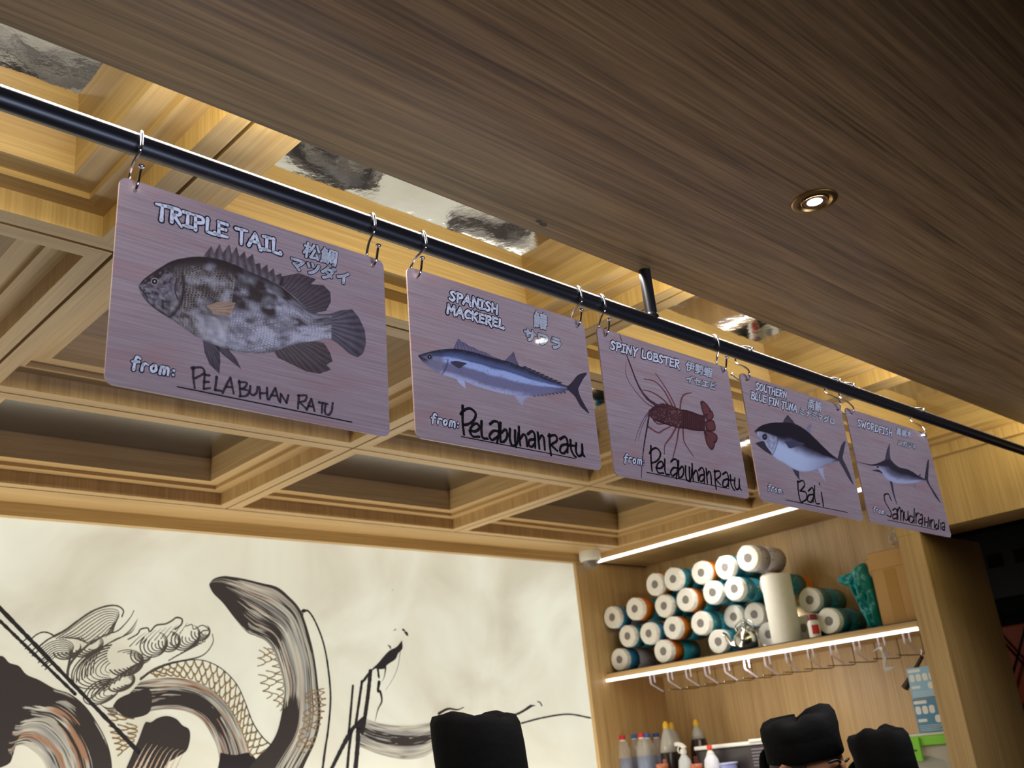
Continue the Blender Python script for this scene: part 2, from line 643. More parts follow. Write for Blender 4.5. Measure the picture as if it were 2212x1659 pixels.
def ribbon(mb, uv, w, off, col, n=None, smooth=True, taper=(1, 1), jag=0.0, caps=True, ht=0.0015):
    """thick flat stroke through uv; w = full width; taper = width factor at both ends"""
    uv = np.asarray(uv, float)
    if n is None:
        n = 2 if (len(uv) == 2 and not jag and taper == (1, 1)) else max(8, 7 * len(uv))
    p = crom(uv, n, smooth)
    t = np.gradient(p, axis=0)
    t /= np.linalg.norm(t, axis=1)[:, None] + 1e-12
    nn = np.stack([-t[:, 1], t[:, 0]], 1)
    s = np.linspace(0, 1, n)
    f = taper[0] + (taper[1] - taper[0]) * s
    hw = np.broadcast_to(np.asarray(w, float), (n,)) * f / 2
    if jag:
        hw = hw * (1 + jag * (np.array([rng.random() for _ in range(n)]) - .5))
    A, B = p + nn * hw[:, None], p - nn * hw[:, None]
    V = lift(np.vstack([A, B]), off, ht)
    mb.add(V, [(i_, i_ + 1, n + i_ + 1, n + i_) for i_ in range(n - 1)], col)
    if caps:
        for q, r_ in ((p[0], hw[0]), (p[-1], hw[-1])):
            a = np.linspace(0, 2 * math.pi, 12, endpoint=False)
            mb.add(lift(q + r_ * np.stack([np.cos(a), np.sin(a)], 1), off, ht), [tuple(range(12))[::-1]], col)


def surf(mb, A, B, ns, nt, fn, off, conv, smooth=(True, True), ht=0.0015):
    """sheet spanned between two curves; fn(s, t) gives the printed colour"""
    a, b = crom(A, ns, smooth[0]), crom(B, ns, smooth[1])
    t = np.linspace(0, 1, nt)
    P = a[:, None, :] * (1 - t)[None, :, None] + b[:, None, :] * t[None, :, None]
    uv = conv(P.reshape(-1, 2))
    Sg, Tg = np.meshgrid(np.linspace(0, 1, ns), t, indexing='ij')
    c = fn(Sg, Tg) if callable(fn) else np.broadcast_to(fn, (ns, nt, 3))
    mb.add(lift(uv, off, ht), [(i_ * nt + k, (i_ + 1) * nt + k, (i_ + 1) * nt + k + 1, i_ * nt + k + 1) for i_ in range(ns - 1) for k in range(nt - 1)],
           np.asarray(c).reshape(-1, 3))


def poly(mb, pts, col, off, conv, n=None, smooth=True, ht=0.0015):
    p = np.asarray(pts, float)
    q = crom(np.vstack([p, p[:1]]), n or 6 * len(p), smooth)[:-1]
    uv = conv(q)
    bm = bmesh.new()
    vs = [bm.verts.new((float(x), float(y), 0)) for x, y in uv]
    es = [bm.edges.new((vs[i_], vs[(i_ + 1) % len(vs)])) for i_ in range(len(vs))]
    bmesh.ops.triangle_fill(bm, use_beauty=True, edges=es)
    bm.verts.index_update()
    V = np.array([(v.co.x, v.co.y) for v in bm.verts])
    Fc = [tuple(v.index for v in f.verts) for f in bm.faces]
    bm.free()
    mb.add(lift(V, off, ht), Fc, col)


def text_box(conv, BL, BR, TL):
    b, r, t = conv(np.array([BL, BR, TL], float))
    return b, r - b, t - b


def brush_text(mb_out, mb_in, txt, box, wid, col_out, col_in, outline, off=0.0003, track=0.14):
    o, ux, uy = box
    tot = sum((FONT[c][0] + track) if c != ' ' else 0.42 for c in txt) - track
    x = 0.0
    for ch in txt:
        if ch == ' ':
            x += 0.42
            continue
        w_, strokes = FONT[ch]
        jy = (rng.random() - .5) * 0.06
        for st_ in strokes:
            uv = np.array([o + ux * ((x + p[0]) / tot) + uy * (p[1] + jy) for p in st_])
            tp = (1.15, 0.8) if rng.random() < .6 else (0.9, 1.1)
            ribbon(mb_out, uv, wid + 2 * outline, off, col_out, taper=tp, jag=.12, n=max(6, 5 * len(uv)))
            ribbon(mb_in, uv, wid, off + 0.0003, col_in, taper=tp, jag=.2, n=max(6, 5 * len(uv)))
        x += w_ + track


def glyph_mesh(txt):
    cu = bpy.data.curves.new('glyphs', 'FONT')
    cu.body = txt
    cu.resolution_u = 3
    ob = bpy.data.objects.new('glyphs', cu)
    COL.objects.link(ob)
    dg = bpy.context.evaluated_depsgraph_get()
    dg.update()
    me = bpy.data.meshes.new_from_object(ob.evaluated_get(dg))
    V = np.array([(v.co.x, v.co.y) for v in me.vertices])
    Fc = [tuple(p.vertices) for p in me.polygons]
    cnt = {}
    for f in Fc:
        for k in range(len(f)):
            e = tuple(sorted((f[k], f[(k + 1) % len(f)])))
            cnt[e] = cnt.get(e, 0) + 1
    B = [e for e, n_ in cnt.items() if n_ == 1]
    bpy.data.objects.remove(ob)
    bpy.data.curves.remove(cu)
    bpy.data.meshes.remove(me)
    return V, Fc, B


def glyph_text(mb_out, mb_in, txt, box, bold, col_out, col_in, outline, off=0.0003):
    V, Fc, B = glyph_mesh(txt)
    o, ux, uy = box
    n = len(txt)
    uv = o + ux * (V[:, :1] / n) + uy * ((V[:, 1:] + 0.1) / 1.0)
    mb_in.add(lift(uv, off + .0003), Fc, col_in)
    for a, b in B:
        seg = np.array([uv[a], uv[b]])
        ribbon(mb_in, seg, bold, off + .0003, col_in, n=2)
        ribbon(mb_out, seg, bold + 2 * outline, off, col_out, n=2)


# ------------------------------------------------------------------ the five fish signs
SGN_L = np.array([0.55, 0.535, 0.72])      # light falling on a white print


def pc(r, g, b):
    return np.clip(lin((r, g, b)) / SGN_L, 0.002, 0.92)


def sign_panel_mat():
    mt, nt, p = new_mat('printed_maple_acrylic')
    tc = nt.nodes.new('ShaderNodeTexCoord')

    def nz(sx, sz, det, off=0.0):
        mp = nt.nodes.new('ShaderNodeMapping')
        mp.inputs['Scale'].default_value = (sx, 40, sz)
        mp.inputs['Location'].default_value = (off, off, off)
        n_ = nt.nodes.new('ShaderNodeTexNoise')
        n_.inputs['Scale'].default_value = 1
        n_.inputs['Detail'].default_value = det
        nt.links.new(tc.outputs['Object'], mp.inputs['Vector'])
        nt.links.new(mp.outputs['Vector'], n_.inputs['Vector'])
        return n_.outputs['Fac']
    a = nz(8, 420, 3)
    b = nz(5, 22, 4, 3.1)
    cr = nt.nodes.new('ShaderNodeValToRGB')
    cr.color_ramp.elements[0].position = 0.33
    cr.color_ramp.elements[0].color = (*pc(132, 110, 122), 1)
    cr.color_ramp.elements[1].position = 0.68
    cr.color_ramp.elements[1].color = (*pc(151, 130, 144), 1)
    nt.links.new(a, cr.inputs['Fac'])
    c2 = nt.nodes.new('ShaderNodeValToRGB')
    c2.color_ramp.elements[0].position = 0.52
    c2.color_ramp.elements[0].color = (0, 0, 0, 1)
    c2.color_ramp.elements[1].position = 0.74
    c2.color_ramp.elements[1].color = (0.7, 0.7, 0.7, 1)
    nt.links.new(b, c2.inputs['Fac'])
    mx = nt.nodes.new('ShaderNodeMix')
    mx.data_type = 'RGBA'
    mx.inputs['B'].default_value = (*pc(140, 100, 108), 1)
    nt.links.new(c2.outputs['Color'], mx.inputs['Factor'])
    nt.links.new(cr.outputs['Color'], mx.inputs['A'])
    nt.links.new(mx.outputs['Result'], p.inputs['Base Color'])
    p.inputs['Roughness'].default_value = 0.35
    p.inputs['Coat Weight'].default_value = 0.6
    p.inputs['Coat Roughness'].default_value = 0.04
    return mt


panel_mat = sign_panel_mat()
print_mat = attr_mat('printed_ink', 0.35, coat=0.6)
print_mat.node_tree.nodes['Principled BSDF'].inputs['Coat Roughness'].default_value = 0.04
ink_mat = plain('black_marker_ink', (14, 11, 12), 0.5)
LAV, NAVY = pc(190, 190, 222), pc(24, 22, 40)
SW, SH = 0.42, 0.297


def panel_mesh(hole):
    """rounded acrylic sheet with two drilled holes"""
    bm = bmesh.new()
    r = 0.012
    pts = []
    for cx, cz, a0 in ((SW / 2 - r, SH / 2 - r, 0), (-SW / 2 + r, SH / 2 - r, 90), (-SW / 2 + r, -SH / 2 + r, 180), (SW / 2 - r, -SH / 2 + r, 270)):
        for k in range(7):
            a = math.radians(a0 + 15 * k)
            pts.append((cx + r * math.cos(a), cz + r * math.sin(a)))
    loops = [pts]
    for sx in (-1, 1):
        loops.append([(sx * hole[0] + 0.0035 * math.cos(a), hole[1] + 0.0035 * math.sin(a)) for a in np.linspace(0, 2 * math.pi, 16, endpoint=False)])
    es = []
    for L in loops:
        vs = [bm.verts.new((x, -0.0015, z)) for x, z in L]
        es += [bm.edges.new((vs[k], vs[(k + 1) % len(vs)])) for k in range(len(vs))]
    bmesh.ops.triangle_fill(bm, use_beauty=True, edges=es)
    ex = bmesh.ops.extrude_face_region(bm, geom=bm.faces[:])
    bmesh.ops.translate(bm, verts=[v for v in ex['geom'] if isinstance(v, bmesh.types.BMVert)], vec=(0, 0.003, 0))
    bmesh.ops.recalc_face_normals(bm, faces=bm.faces[:])
    me = bpy.data.meshes.new('panel')
    bm.to_mesh(me)
    bm.free()
    me.materials.append(panel_mat)
    return me


HOLE = (0.1892, 0.1340)
PANEL_ME = panel_mesh(HOLE)


def local_mb():
    q = MB()
    q.world = False
    return q


def new_sign(center, ang, label):
    sh = Sheet(center, ang)
    root = empty('fish_sign', (0, 0, 0), label, 'sign', 'fish signs on the rail')
    root.matrix_world = sh.mat()
    root.matrix_basis = sh.mat()
    p = bpy.data.objects.new('panel', PANEL_ME)
    COL.objects.link(p)
    p.parent = root
    return sh, root


def letters(root, sh, fr, titles, kanji, frm, wid, bold):
    conv = lambda pts: sh.uv(fr(pts))
    mo, mi = local_mb(), local_mb()
    for txt, BL, BR, TL in titles:
        brush_text(mo, mi, txt, text_box(conv, BL, BR, TL), wid, NAVY, LAV, .0019)
    a = MB()
    a.world = False
    a.v, a.f, a.c, a.mi = mo.v, mo.f, mo.c, mo.mi
    a.add(mi.v, mi.f, mi.c)
    a.build('title_lettering', print_mat, root, colors=True)
    mo, mi = local_mb(), local_mb()
    for txt, BL, BR, TL in kanji:
        b_ = bold * (.7 if any(ord(ch) > 0x4000 for ch in txt) else 1.0)
        glyph_text(mo, mi, txt, text_box(conv, BL, BR, TL), b_, NAVY, LAV, .0013)
    mo.add(mi.v, mi.f, mi.c)
    mo.build('japanese_lettering', print_mat, root, colors=True)
    mo, mi = local_mb(), local_mb()
    brush_text(mo, mi, 'from:', text_box(conv, *frm), wid * .72, NAVY, LAV, .0014, track=.16)
    mo.add(mi.v, mi.f, mi.c)
    mo.build('from_lettering', print_mat, root, colors=True)


def handwriting(root, sh, fr, strokes, w, line, fade=0.0, aff=None, jag=.25):
    mb = local_mb()
    for st_ in strokes:
        uv = sh.uv(fr(st_)) if aff is None else aff(np.asarray(st_, float))
        ribbon(mb, uv, w, 0.0007, (0, 0, 0), jag=jag, n=max(8, 6 * len(st_)), taper=(1.0, .85))
    mt = ink_mat if not fade else plain('faded_marker_ink', (66, 55, 60), 0.7)
    mb.build('handwriting', mt, root)
    ml = local_mb()
    ribbon(ml, sh.uv(fr(line)), 0.0018, 0.0004, (0, 0, 0), caps=False)
    ml.build('ruled_line', ink_mat, root)


SIGNS = []


def fin(mb, base, outer, off, conv, dark, light, rays_n=14, ns=70, nt=16, seed=1, edge=.5):
    def fn(s, t):
        r = 0.5 + 0.5 * np.sin(s * rays_n * 2 * math.pi + 2 * vnoise(s * 9, t * 3, seed))
        k = 0.55 * r + 0.45 * fbm(s * 14, t * 6, seed + 2)
        return mixc(mixc(dark, light, k), dark, edge * t)
    surf(mb, base, outer, ns, nt, fn, off, conv, (True, False))


# --- tripletail
sh, root = new_sign((0.672, 1.129, 2.218), (-2.1, 1.7, -0.4), 'wood-print sign of a spiny grey tripletail fish, first and largest looking on the rail')
SIGNS.append((sh, root, 'tripletail sign'))
cv = lambda pts, _s=sh: _s.uv(F1(pts))
mb = local_mb()
D1, D2 = pc(52, 42, 50), pc(88, 76, 88)
fin(mb, [(560, 715), (700, 748), (850, 812), (965, 868)],
    [(565, 700), (600, 658), (614, 694), (642, 646), (657, 694), (690, 648), (702, 700), (727, 660), (740, 712), (767, 684), (778, 722), (809, 698), (820, 748), (846, 745), (850, 776), (882, 750), (888, 792), (914, 770), (922, 806), (950, 796), (965, 830)], 0.0002, cv, D1, pc(120, 106, 120), 11, ns=140)
fin(mb, [(940, 850), (1030, 925), (1090, 985), (1125, 1000)],
    [(955, 812), (1040, 795), (1130, 826), (1100, 850), (1165, 855), (1200, 890), (1203, 940), (1178, 985), (1130, 995)], 0.0002, cv, D1, pc(96, 84, 98), 16)
fin(mb, [(1195, 1000), (1185, 1060), (1195, 1128)],
    [(1205, 998), (1245, 984), (1310, 977), (1345, 1020), (1375, 1085), (1380, 1150), (1366, 1200), (1336, 1222), (1290, 1198), (1240, 1152), (1200, 1128)], 0.0002, cv, D1, pc(112, 104, 124), 13)
fin(mb, [(915, 1190), (1000, 1160), (1110, 1135)],
    [(935, 1222), (1010, 1258), (1080, 1292), (1145, 1303), (1205, 1282), (1180, 1258), (1212, 1240), (1198, 1195), (1168, 1148), (1130, 1140)], 0.0002, cv, pc(58, 46, 50), pc(104, 90, 100), 12)
fin(mb, [(556, 1130), (600, 1150)], [(565, 1195), (592, 1258), (640, 1303), (645, 1240), (640, 1160)], 0.0002, cv, D1, pc(104, 92, 108), 7, ns=40)
fin(mb, [(605, 1140), (660, 1172)], [(650, 1200), (692, 1234), (752, 1282), (722, 1222), (680, 1175)], 0.0002, cv, D1, pc(104, 92, 108), 6, ns=40)


def trip_col(s, t):
    head = 1 - ss(.20, .27, s + .06 * np.abs(t - .55))
    wx, wy = 1.6 * (fbm(s * 16, t * 9, 21) - .5), 1.6 * (fbm(s * 16, t * 9, 27) - .5)
    sc_s, sc_t = s * 66 + wx, t * 36 * (1.1 - .35 * s) + wy
    row = np.floor(sc_s)
    cell = np.abs(((sc_t + .5 * (row % 2)) % 1) - .5) * 2
    edge = np.maximum(ss(.55, .95, cell), ss(.6, 1.0, (sc_s % 1)))
    shade = -.04 + .50 * ss(.10, .80, t) + .50 * ss(.40, .95, s) - .5 * ss(.85, 1.0, t) * (1 - s)
    shade += 1.5 * (fbm(s * 13, t * 7, 2) - .5) + .5 * (vnoise(s * 40, t * 22, 31) - .5)
    base = mixc(pc(58, 47, 50), pc(170, 162, 186), shade)
    scales = mixc(base, np.where((s < .5)[..., None], pc(166, 152, 156), pc(66, 56, 66)), .6 * edge * ss(.05, .25, t) * (.4 + .9 * vnoise(s * 24, t * 12, 41)))
    hd = mixc(pc(50, 41, 47), pc(138, 126, 144), .08 + 1.6 * (fbm(s * 60, t * 16, 5) - .45) + .25 * ss(.2, .6, t))
    hd = mixc(hd, pc(54, 43, 48), ss(.9, 1, t) + (1 - ss(0, .22, t)) * .8)
    out = scales * (1 - head[..., None]) + hd * head[..., None]
    gill = np.exp(-((s - (.265 - .25 * (t - .5) ** 2)) / .010) ** 2) * ss(.15, .3, t)
    out = mixc(out, pc(40, 32, 38), .85 * gill)
    blot = ss(.56, .72, fbm(s * 7, t * 5, 14)) * (1 - head)
    out = mixc(out, pc(52, 43, 44), .6 * blot)
    return mixc(out, pc(42, 34, 40), .85 * (1 - ss(0, .16, t)) + .4 * ss(.955, 1, t))


surf(mb, [(232, 860), (260, 825), (330, 775), (400, 735), (470, 718), (540, 712), (620, 722), (700, 745), (800, 790), (880, 825), (960, 870), (1030, 930), (1090, 985), (1140, 1002), (1205, 1000)],
     [(232, 864), (245, 900), (290, 955), (350, 1000), (400, 1030), (470, 1080), (550, 1130), (650, 1170), (720, 1190), (820, 1200), (900, 1195), (960, 1172), (1040, 1150), (1110, 1140), (1160, 1130), (1205, 1128)],
     300, 150, trip_col, 0.0004, cv)
fin(mb, [(572, 962), (600, 985), (605, 1000)], [(640, 938), (722, 945), (705, 985), (690, 1010), (610, 1004)], 0.0006, cv, pc(110, 84, 78), pc(176, 144, 132), 9, ns=40, edge=.2)
a_ = np.linspace(0, 2 * math.pi, 20, endpoint=False)
for rr, cc, of in ((19, pc(150, 134, 140), .0006), (15, pc(40, 32, 38), .0007), (5, pc(150, 146, 170), .0008)):
    poly(mb, [(312 + rr * math.cos(q), 838 + rr * math.sin(q)) for q in a_], cc, of, cv)
K = 0.00028
ribbon(mb, cv([(238, 868), (262, 898), (278, 925)]), 5 * K, .0006, pc(40, 32, 36))
ribbon(mb, cv([(425, 822), (415, 880), (430, 930)]), 6 * K, .0006, pc(58, 48, 56))
mb.build('fish_print', print_mat, root, colors=True)
letters(root, sh, F1, [('TRIPLE TAIL', (318, 512), (948, 700), (322, 440))],
        [('松鯛', (1056, 712), (1232, 766), (1068, 628)), ('マツダイ', (988, 772), (1298, 862), (998, 700))],
        ((192, 1276), (412, 1316), (204, 1214)), 0.0050, 0.0024)
handwriting(root, sh, F1, [
    [(508, 1270), (508, 1320), (515, 1375)], [(500, 1275), (550, 1273), (562, 1300), (515, 1328)],
    [(566, 1302), (560, 1380)], [(565, 1310), (592, 1312)], [(563, 1345), (585, 1345)], [(560, 1380), (594, 1376)],
    [(626, 1320), (618, 1386)], [(618, 1386), (650, 1390)], [(655, 1402), (695, 1322)], [(695, 1322), (712, 1405)], [(670, 1370), (706, 1372)],
    [(740, 1340), (746, 1415)], [(738, 1345), (778, 1350), (765, 1376), (745, 1378)], [(745, 1378), (788, 1392), (775, 1415), (742, 1418)],
    [(796, 1365), (794, 1398), (810, 1412), (828, 1398), (832, 1368)], [(842, 1370), (846, 1430)], [(880, 1375), (882, 1434)], [(842, 1402), (882, 1402)],
    [(890, 1434), (922, 1376)], [(922, 1376), (940, 1442)], [(900, 1412), (932, 1416)], [(946, 1446), (950, 1406)], [(950, 1406), (978, 1450)], [(978, 1450), (988, 1412)],
    [(1042, 1412), (1036, 1478)], [(1038, 1415), (1078, 1414), (1072, 1440), (1042, 1446)], [(1044, 1446), (1078, 1480)],
    [(1080, 1486), (1104, 1430)], [(1104, 1430), (1120, 1492)], [(1088, 1466), (1116, 1470)], 
    [(1142, 1448), (1186, 1456)], [(1160, 1452), (1156, 1502)], [(1176, 1458), (1172, 1498), (1190, 1512), (1206, 1492), (1212, 1452)]],
    0.0034, [(425, 1368), (1310, 1548)], fade=1, jag=.5)

# --- spanish mackerel
sh, root = new_sign((1.155, 1.134, 2.225), (-1.5, 0.7, 0.2), 'wood-print sign of a long blue mackerel with a forked tail, second on the rail')
SIGNS.append((sh, root, 'mackerel sign'))
cv = lambda pts, _s=sh: _s.uv(F2(pts))
mb = local_mb()
fin(mb, [(338, 845), (450, 862), (640, 912)], [(345, 830), (372, 774), (392, 798), (410, 800), (440, 824), (470, 832), (500, 852), (540, 862), (580, 884), (640, 908)], .0002, cv, pc(70, 62, 92), pc(120, 108, 140), 14)
fin(mb, [(655, 915), (755, 950)], [(684, 888), (714, 857), (722, 880), (728, 905), (750, 946)], .0002, cv, pc(58, 50, 72), pc(110, 100, 136), 8)
fin(mb, [(712, 1120), (820, 1128)], [(738, 1160), (768, 1197), (776, 1160), (790, 1146), (820, 1133)], .0002, cv, pc(130, 122, 156), pc(170, 166, 204), 7)
fin(mb, [(358, 1022), (412, 1045)], [(375, 1050), (395, 1068), (418, 1086), (412, 1052)], .0002, cv, pc(150, 148, 186), pc(178, 176, 214), 5)
for k in range(9):
    s0 = k / 9
    x, y = 775 + 240 * s0, 957 + 104 * s0
    poly(mb, [(x - 10, y - 4), (x + 14, y + 6), (x + 30, y + 2), (x + 8, y - 14 + 6 * s0)], pc(48, 42, 62), .0002, cv, smooth=False, n=8)
    xb, yb = 830 + 210 * s0, 1128 - 24 * s0
    poly(mb, [(xb - 10, yb - 6), (xb + 14, yb - 6), (xb + 24, yb + 10), (xb + 6, yb + 6)], pc(70, 62, 88), .0002, cv, smooth=False, n=8)


def mack_col(s, t):
    w_ = .05 * (fbm(s * 30, t * 8, 3) - .5)
    u = t + w_
    c = mixc(pc(34, 32, 52), pc(74, 82, 128), ss(.04, .26, u))
    c = mixc(c, pc(144, 154, 208), ss(.27, .37, u))
    c = mixc(c, pc(104, 98, 134), ss(.48, .58, u))
    c = mixc(c, pc(152, 150, 192), ss(.80, .95, u) * (1 - ss(.6, .8, s)))
    c = mixc(c, pc(52, 46, 62), .55 * (1 - ss(.15, .19, s)) + .45 * (1 - ss(0, .09, s)) + .7 * ss(.86, 1.0, s))
    c = mixc(c, pc(120, 112, 140), .7 * ss(.05, .1, s) * (1 - ss(.17, .19, s)) * ss(.35, .5, t))
    c = mixc(c, pc(52, 46, 66), .8 * np.exp(-((s - (.185 + .02 * np.sin(t * 3))) / .005) ** 2) * ss(.3, .45, t))
    c = mixc(c, pc(80, 78, 112), .4 * ss(.55, .8, fbm(s * 90, t * 22, 8)))
    return mixc(c, pc(46, 44, 70), .7 * np.exp(-((t - (.30 + .03 * np.sin(s * 9))) / .012) ** 2) * ss(.2, .25, s))


surf(mb, [(124, 880), (160, 868), (220, 852), (290, 842), (350, 840), (420, 850), (500, 870), (600, 900), (680, 918), (760, 950), (850, 990), (940, 1030), (1010, 1058), (1070, 1075)],
     [(124, 884), (150, 920), (200, 960), (260, 995), (310, 1010), (400, 1040), (500, 1075), (600, 1105), (690, 1125), (760, 1130), (840, 1130), (920, 1118), (1000, 1105), (1070, 1094)],
     240, 70, mack_col, .0004, cv)
poly(mb, [(1040, 1078), (1078, 1042), (1112, 1002), (1166, 989), (1140, 1030), (1117, 1075), (1112, 1092), (1126, 1138), (1152, 1187), (1181, 1241), (1130, 1198), (1092, 1135), (1052, 1098)], pc(46, 40, 58), .0005, cv)
poly(mb, [(318, 922), (360, 916), (422, 930), (402, 944), (376, 960), (340, 940)], pc(58, 52, 72), .0006, cv)
for rr, cc, of in ((20, pc(90, 84, 104), .0006), (13, pc(30, 26, 36), .0007), (4, pc(140, 140, 170), .0008)):
    poly(mb, [(193 + rr * math.cos(q), 890 + rr * math.sin(q)) for q in a_], cc, of, cv)
ribbon(mb, cv([(126, 886), (160, 905), (178, 912)]), 4 * K, .0006, pc(36, 32, 44))
mb.build('fish_print', print_mat, root, colors=True)
letters(root, sh, F2, [('SPANISH', (316, 536), (612, 622), (322, 482)), ('MACKEREL', (300, 618), (650, 716), (304, 566))],
        [('鰆', (834, 706), (922, 730), (838, 598)), ('サワラ', (770, 782), (1010, 856), (776, 700))],
        ((200, 1298), (374, 1328), (208, 1240)), 0.0046, 0.0030)
PEL = [[(398, 1193), (398, 1290), (406, 1370)], [(385, 1245), (410, 1218), (445, 1210), (478, 1240), (468, 1280), (435, 1305), (400, 1312)],
       [(440, 1346), (478, 1350), (502, 1328), (486, 1303), (458, 1315), (444, 1350), (462, 1382), (502, 1384)],
       [(515, 1288), (514, 1345), (522, 1390), (552, 1396)],
       [(568, 1305), (592, 1288), (618, 1298), (624, 1340), (618, 1385), (610, 1424)], [(618, 1350), (588, 1348), (564, 1378), (580, 1404), (614, 1384)],
       [(632, 1298), (630, 1350), (632, 1416)], [(632, 1362), (664, 1340), (674, 1378), (656, 1412), (632, 1416)],
       [(690, 1335), (690, 1400), (706, 1440), (734, 1424), (742, 1360)], [(722, 1345), (722, 1400), (727, 1448)],
       [(745, 1322), (748, 1390), (754, 1436)], [(752, 1398), (774, 1370), (790, 1388), (796, 1442)],
       [(800, 1368), (826, 1350), (844, 1376), (846, 1452)], [(842, 1400), (812, 1405), (806, 1434), (824, 1446), (845, 1425)],
       [(862, 1358), (866, 1400), (872, 1456)], [(868, 1402), (886, 1376), (900, 1396), (906, 1464)],
       [(934, 1368), (936, 1430), (944, 1498)], [(928, 1380), (972, 1376), (980, 1408), (942, 1434)], [(942, 1434), (982, 1470)],
       [(1000, 1398), (1030, 1384), (1046, 1415), (1046, 1482)], [(1042, 1430), (1008, 1440), (1000, 1474), (1024, 1486), (1046, 1460)],
       [(1064, 1404), (1068, 1460), (1084, 1496), (1098, 1510)], [(1044, 1436), (1096, 1440)],
       [(1100, 1424), (1098, 1470), (1112, 1502), (1134, 1490), (1136, 1432)], [(1136, 1432), (1140, 1490), (1152, 1506)]]
handwriting(root, sh, F2, PEL, 0.0052, [(388, 1382), (1095, 1518)])
sh2, aff_src = sh, sh.uv(F2([(400, 1195), (405, 1370), (1150, 1505)]))

# --- spiny lobster
sh, root = new_sign((1.601, 1.115, 2.213), (-1.4, 0.6, 0.5), 'wood-print sign of a dark red lobster with long feelers, third on the rail')
SIGNS.append((sh, root, 'lobster sign'))
cv = lambda pts, _s=sh: _s.uv(F3(pts))
mb = local_mb()
LG = pc(100, 60, 70)


def rib(pts, w0, w1, col, off=.0003, jag=.15):
    n_ = 9 * len(pts)
    ribbon(mb, cv(pts), np.linspace(w0, w1, n_) * K, off, col, n=n_, jag=jag)


for pts in ([(570, 905), (520, 858), (450, 818), (395, 805)], [(600, 910), (545, 810), (480, 745), (402, 725)], [(625, 920), (580, 830), (530, 750), (483, 684)],
            [(660, 940), (668, 880), (690, 838), (742, 824)], [(470, 1022), (505, 1048), (560, 1045)], [(428, 1066), (500, 1110), (540, 1092), (596, 1064)],
            [(632, 1072), (595, 1140), (552, 1200), (548, 1262)], [(652, 1078), (636, 1180), (608, 1292)], [(680, 1080), (688, 1170), (715, 1220), (757, 1282)]):
    rib(pts, 17, 8, LG)
rib([(500, 918), (440, 880), (385, 815), (345, 735), (290, 590), (250, 480), (224, 398)], 26, 5, pc(66, 40, 56), .0004, .5)
rib([(470, 930), (410, 890), (330, 800), (280, 715), (270, 650), (276, 600)], 9, 3, pc(86, 58, 76))
rib([(440, 965), (428, 1050), (405, 1180), (388, 1330), (382, 1436)], 17, 5, pc(60, 40, 58), .0004, .5)
rib([(440, 955), (395, 1020), (360, 1100), (338, 1175)], 7, 3, pc(96, 70, 96))
rib([(436, 970), (385, 1075), (362, 1165)], 6, 3, pc(96, 70, 96))


def shell(s, t):
    c = mixc(pc(42, 27, 33), pc(80, 47, 53), .15 + .8 * fbm(s * 9, t * 7, 4))
    c = mixc(c, pc(128, 84, 96), .8 * ss(.70, .8, vnoise(s * 46, t * 26, 6)))
    return mixc(c, pc(44, 20, 30), .5 * (1 - ss(0, .15, t)) + .6 * ss(.8, 1, t))


def tailc(s, t):
    band = np.abs((s * 6.5) % 1 - .5) * 2
    c = mixc(pc(46, 27, 35), pc(84, 48, 55), .5 * band + .5 * fbm(s * 12, t * 8, 2))
    c = mixc(c, pc(24, 10, 20), ss(.8, 1, band))
    return mixc(c, pc(42, 26, 34), .6 * ss(.75, 1, t) + .4 * (1 - ss(0, .2, t)))


for lobe in ([(828, 990), (805, 900), (820, 881), (852, 906), (880, 950), (868, 990)], [(838, 1000), (870, 950), (895, 965), (898, 1005), (860, 1030)],
             [(838, 1030), (890, 1018), (912, 1050), (908, 1098), (850, 1096)], [(828, 1090), (880, 1100), (924, 1128), (926, 1168), (902, 1188), (850, 1140)],
             [(828, 1096), (862, 1140), (908, 1178), (904, 1218), (884, 1236), (850, 1190)]):
    c_ = np.mean(lobe, 0)
    poly(mb, lobe, pc(68, 40, 47), .0004, cv)
    poly(mb, [c_ + .72 * (np.array(q) - c_) for q in lobe], pc(92, 52, 58), .0005, cv)
surf(mb, [(655, 945), (700, 948), (740, 958), (790, 978), (838, 990)], [(655, 1080), (700, 1084), (750, 1095), (800, 1100), (838, 1098)], 110, 40, tailc, .0005, cv)
surf(mb, [(438, 950), (480, 918), (520, 902), (560, 905), (620, 925), (668, 948)], [(436, 985), (470, 1020), (530, 1045), (600, 1066), (645, 1078), (668, 1080)], 110, 60, shell, .0006, cv)
rib([(455, 950), (500, 925), (530, 925)], 18, 12, pc(58, 32, 44), .0007, .6)
rib([(450, 975), (485, 985), (520, 1000)], 16, 10, pc(70, 40, 50), .0007, .6)
mb.build('fish_print', print_mat, root, colors=True).name = 'lobster_print'
letters(root, sh, F3, [('SPINY LOBSTER', (158, 508), (652, 648), (164, 452))],
        [('伊勢蝦', (696, 664), (890, 722), (702, 588)), ('イセエビ', (696, 748), (918, 810), (704, 690))],
        ((254, 1322), (402, 1344), (262, 1262)), 0.0042, 0.0022)
dst = sh.uv(F3([(452, 1208), (458, 1388), (1096, 1520)]))
A_ = np.c_[aff_src, np.ones(3)]
AF = np.linalg.solve(A_, dst)
handwriting(root, sh, F3, PEL, 0.0042, [(420, 1395), (1015, 1513)], aff=lambda p, _s=sh2: np.c_[_s.uv(F2(p)), np.ones(len(p))] @ AF)

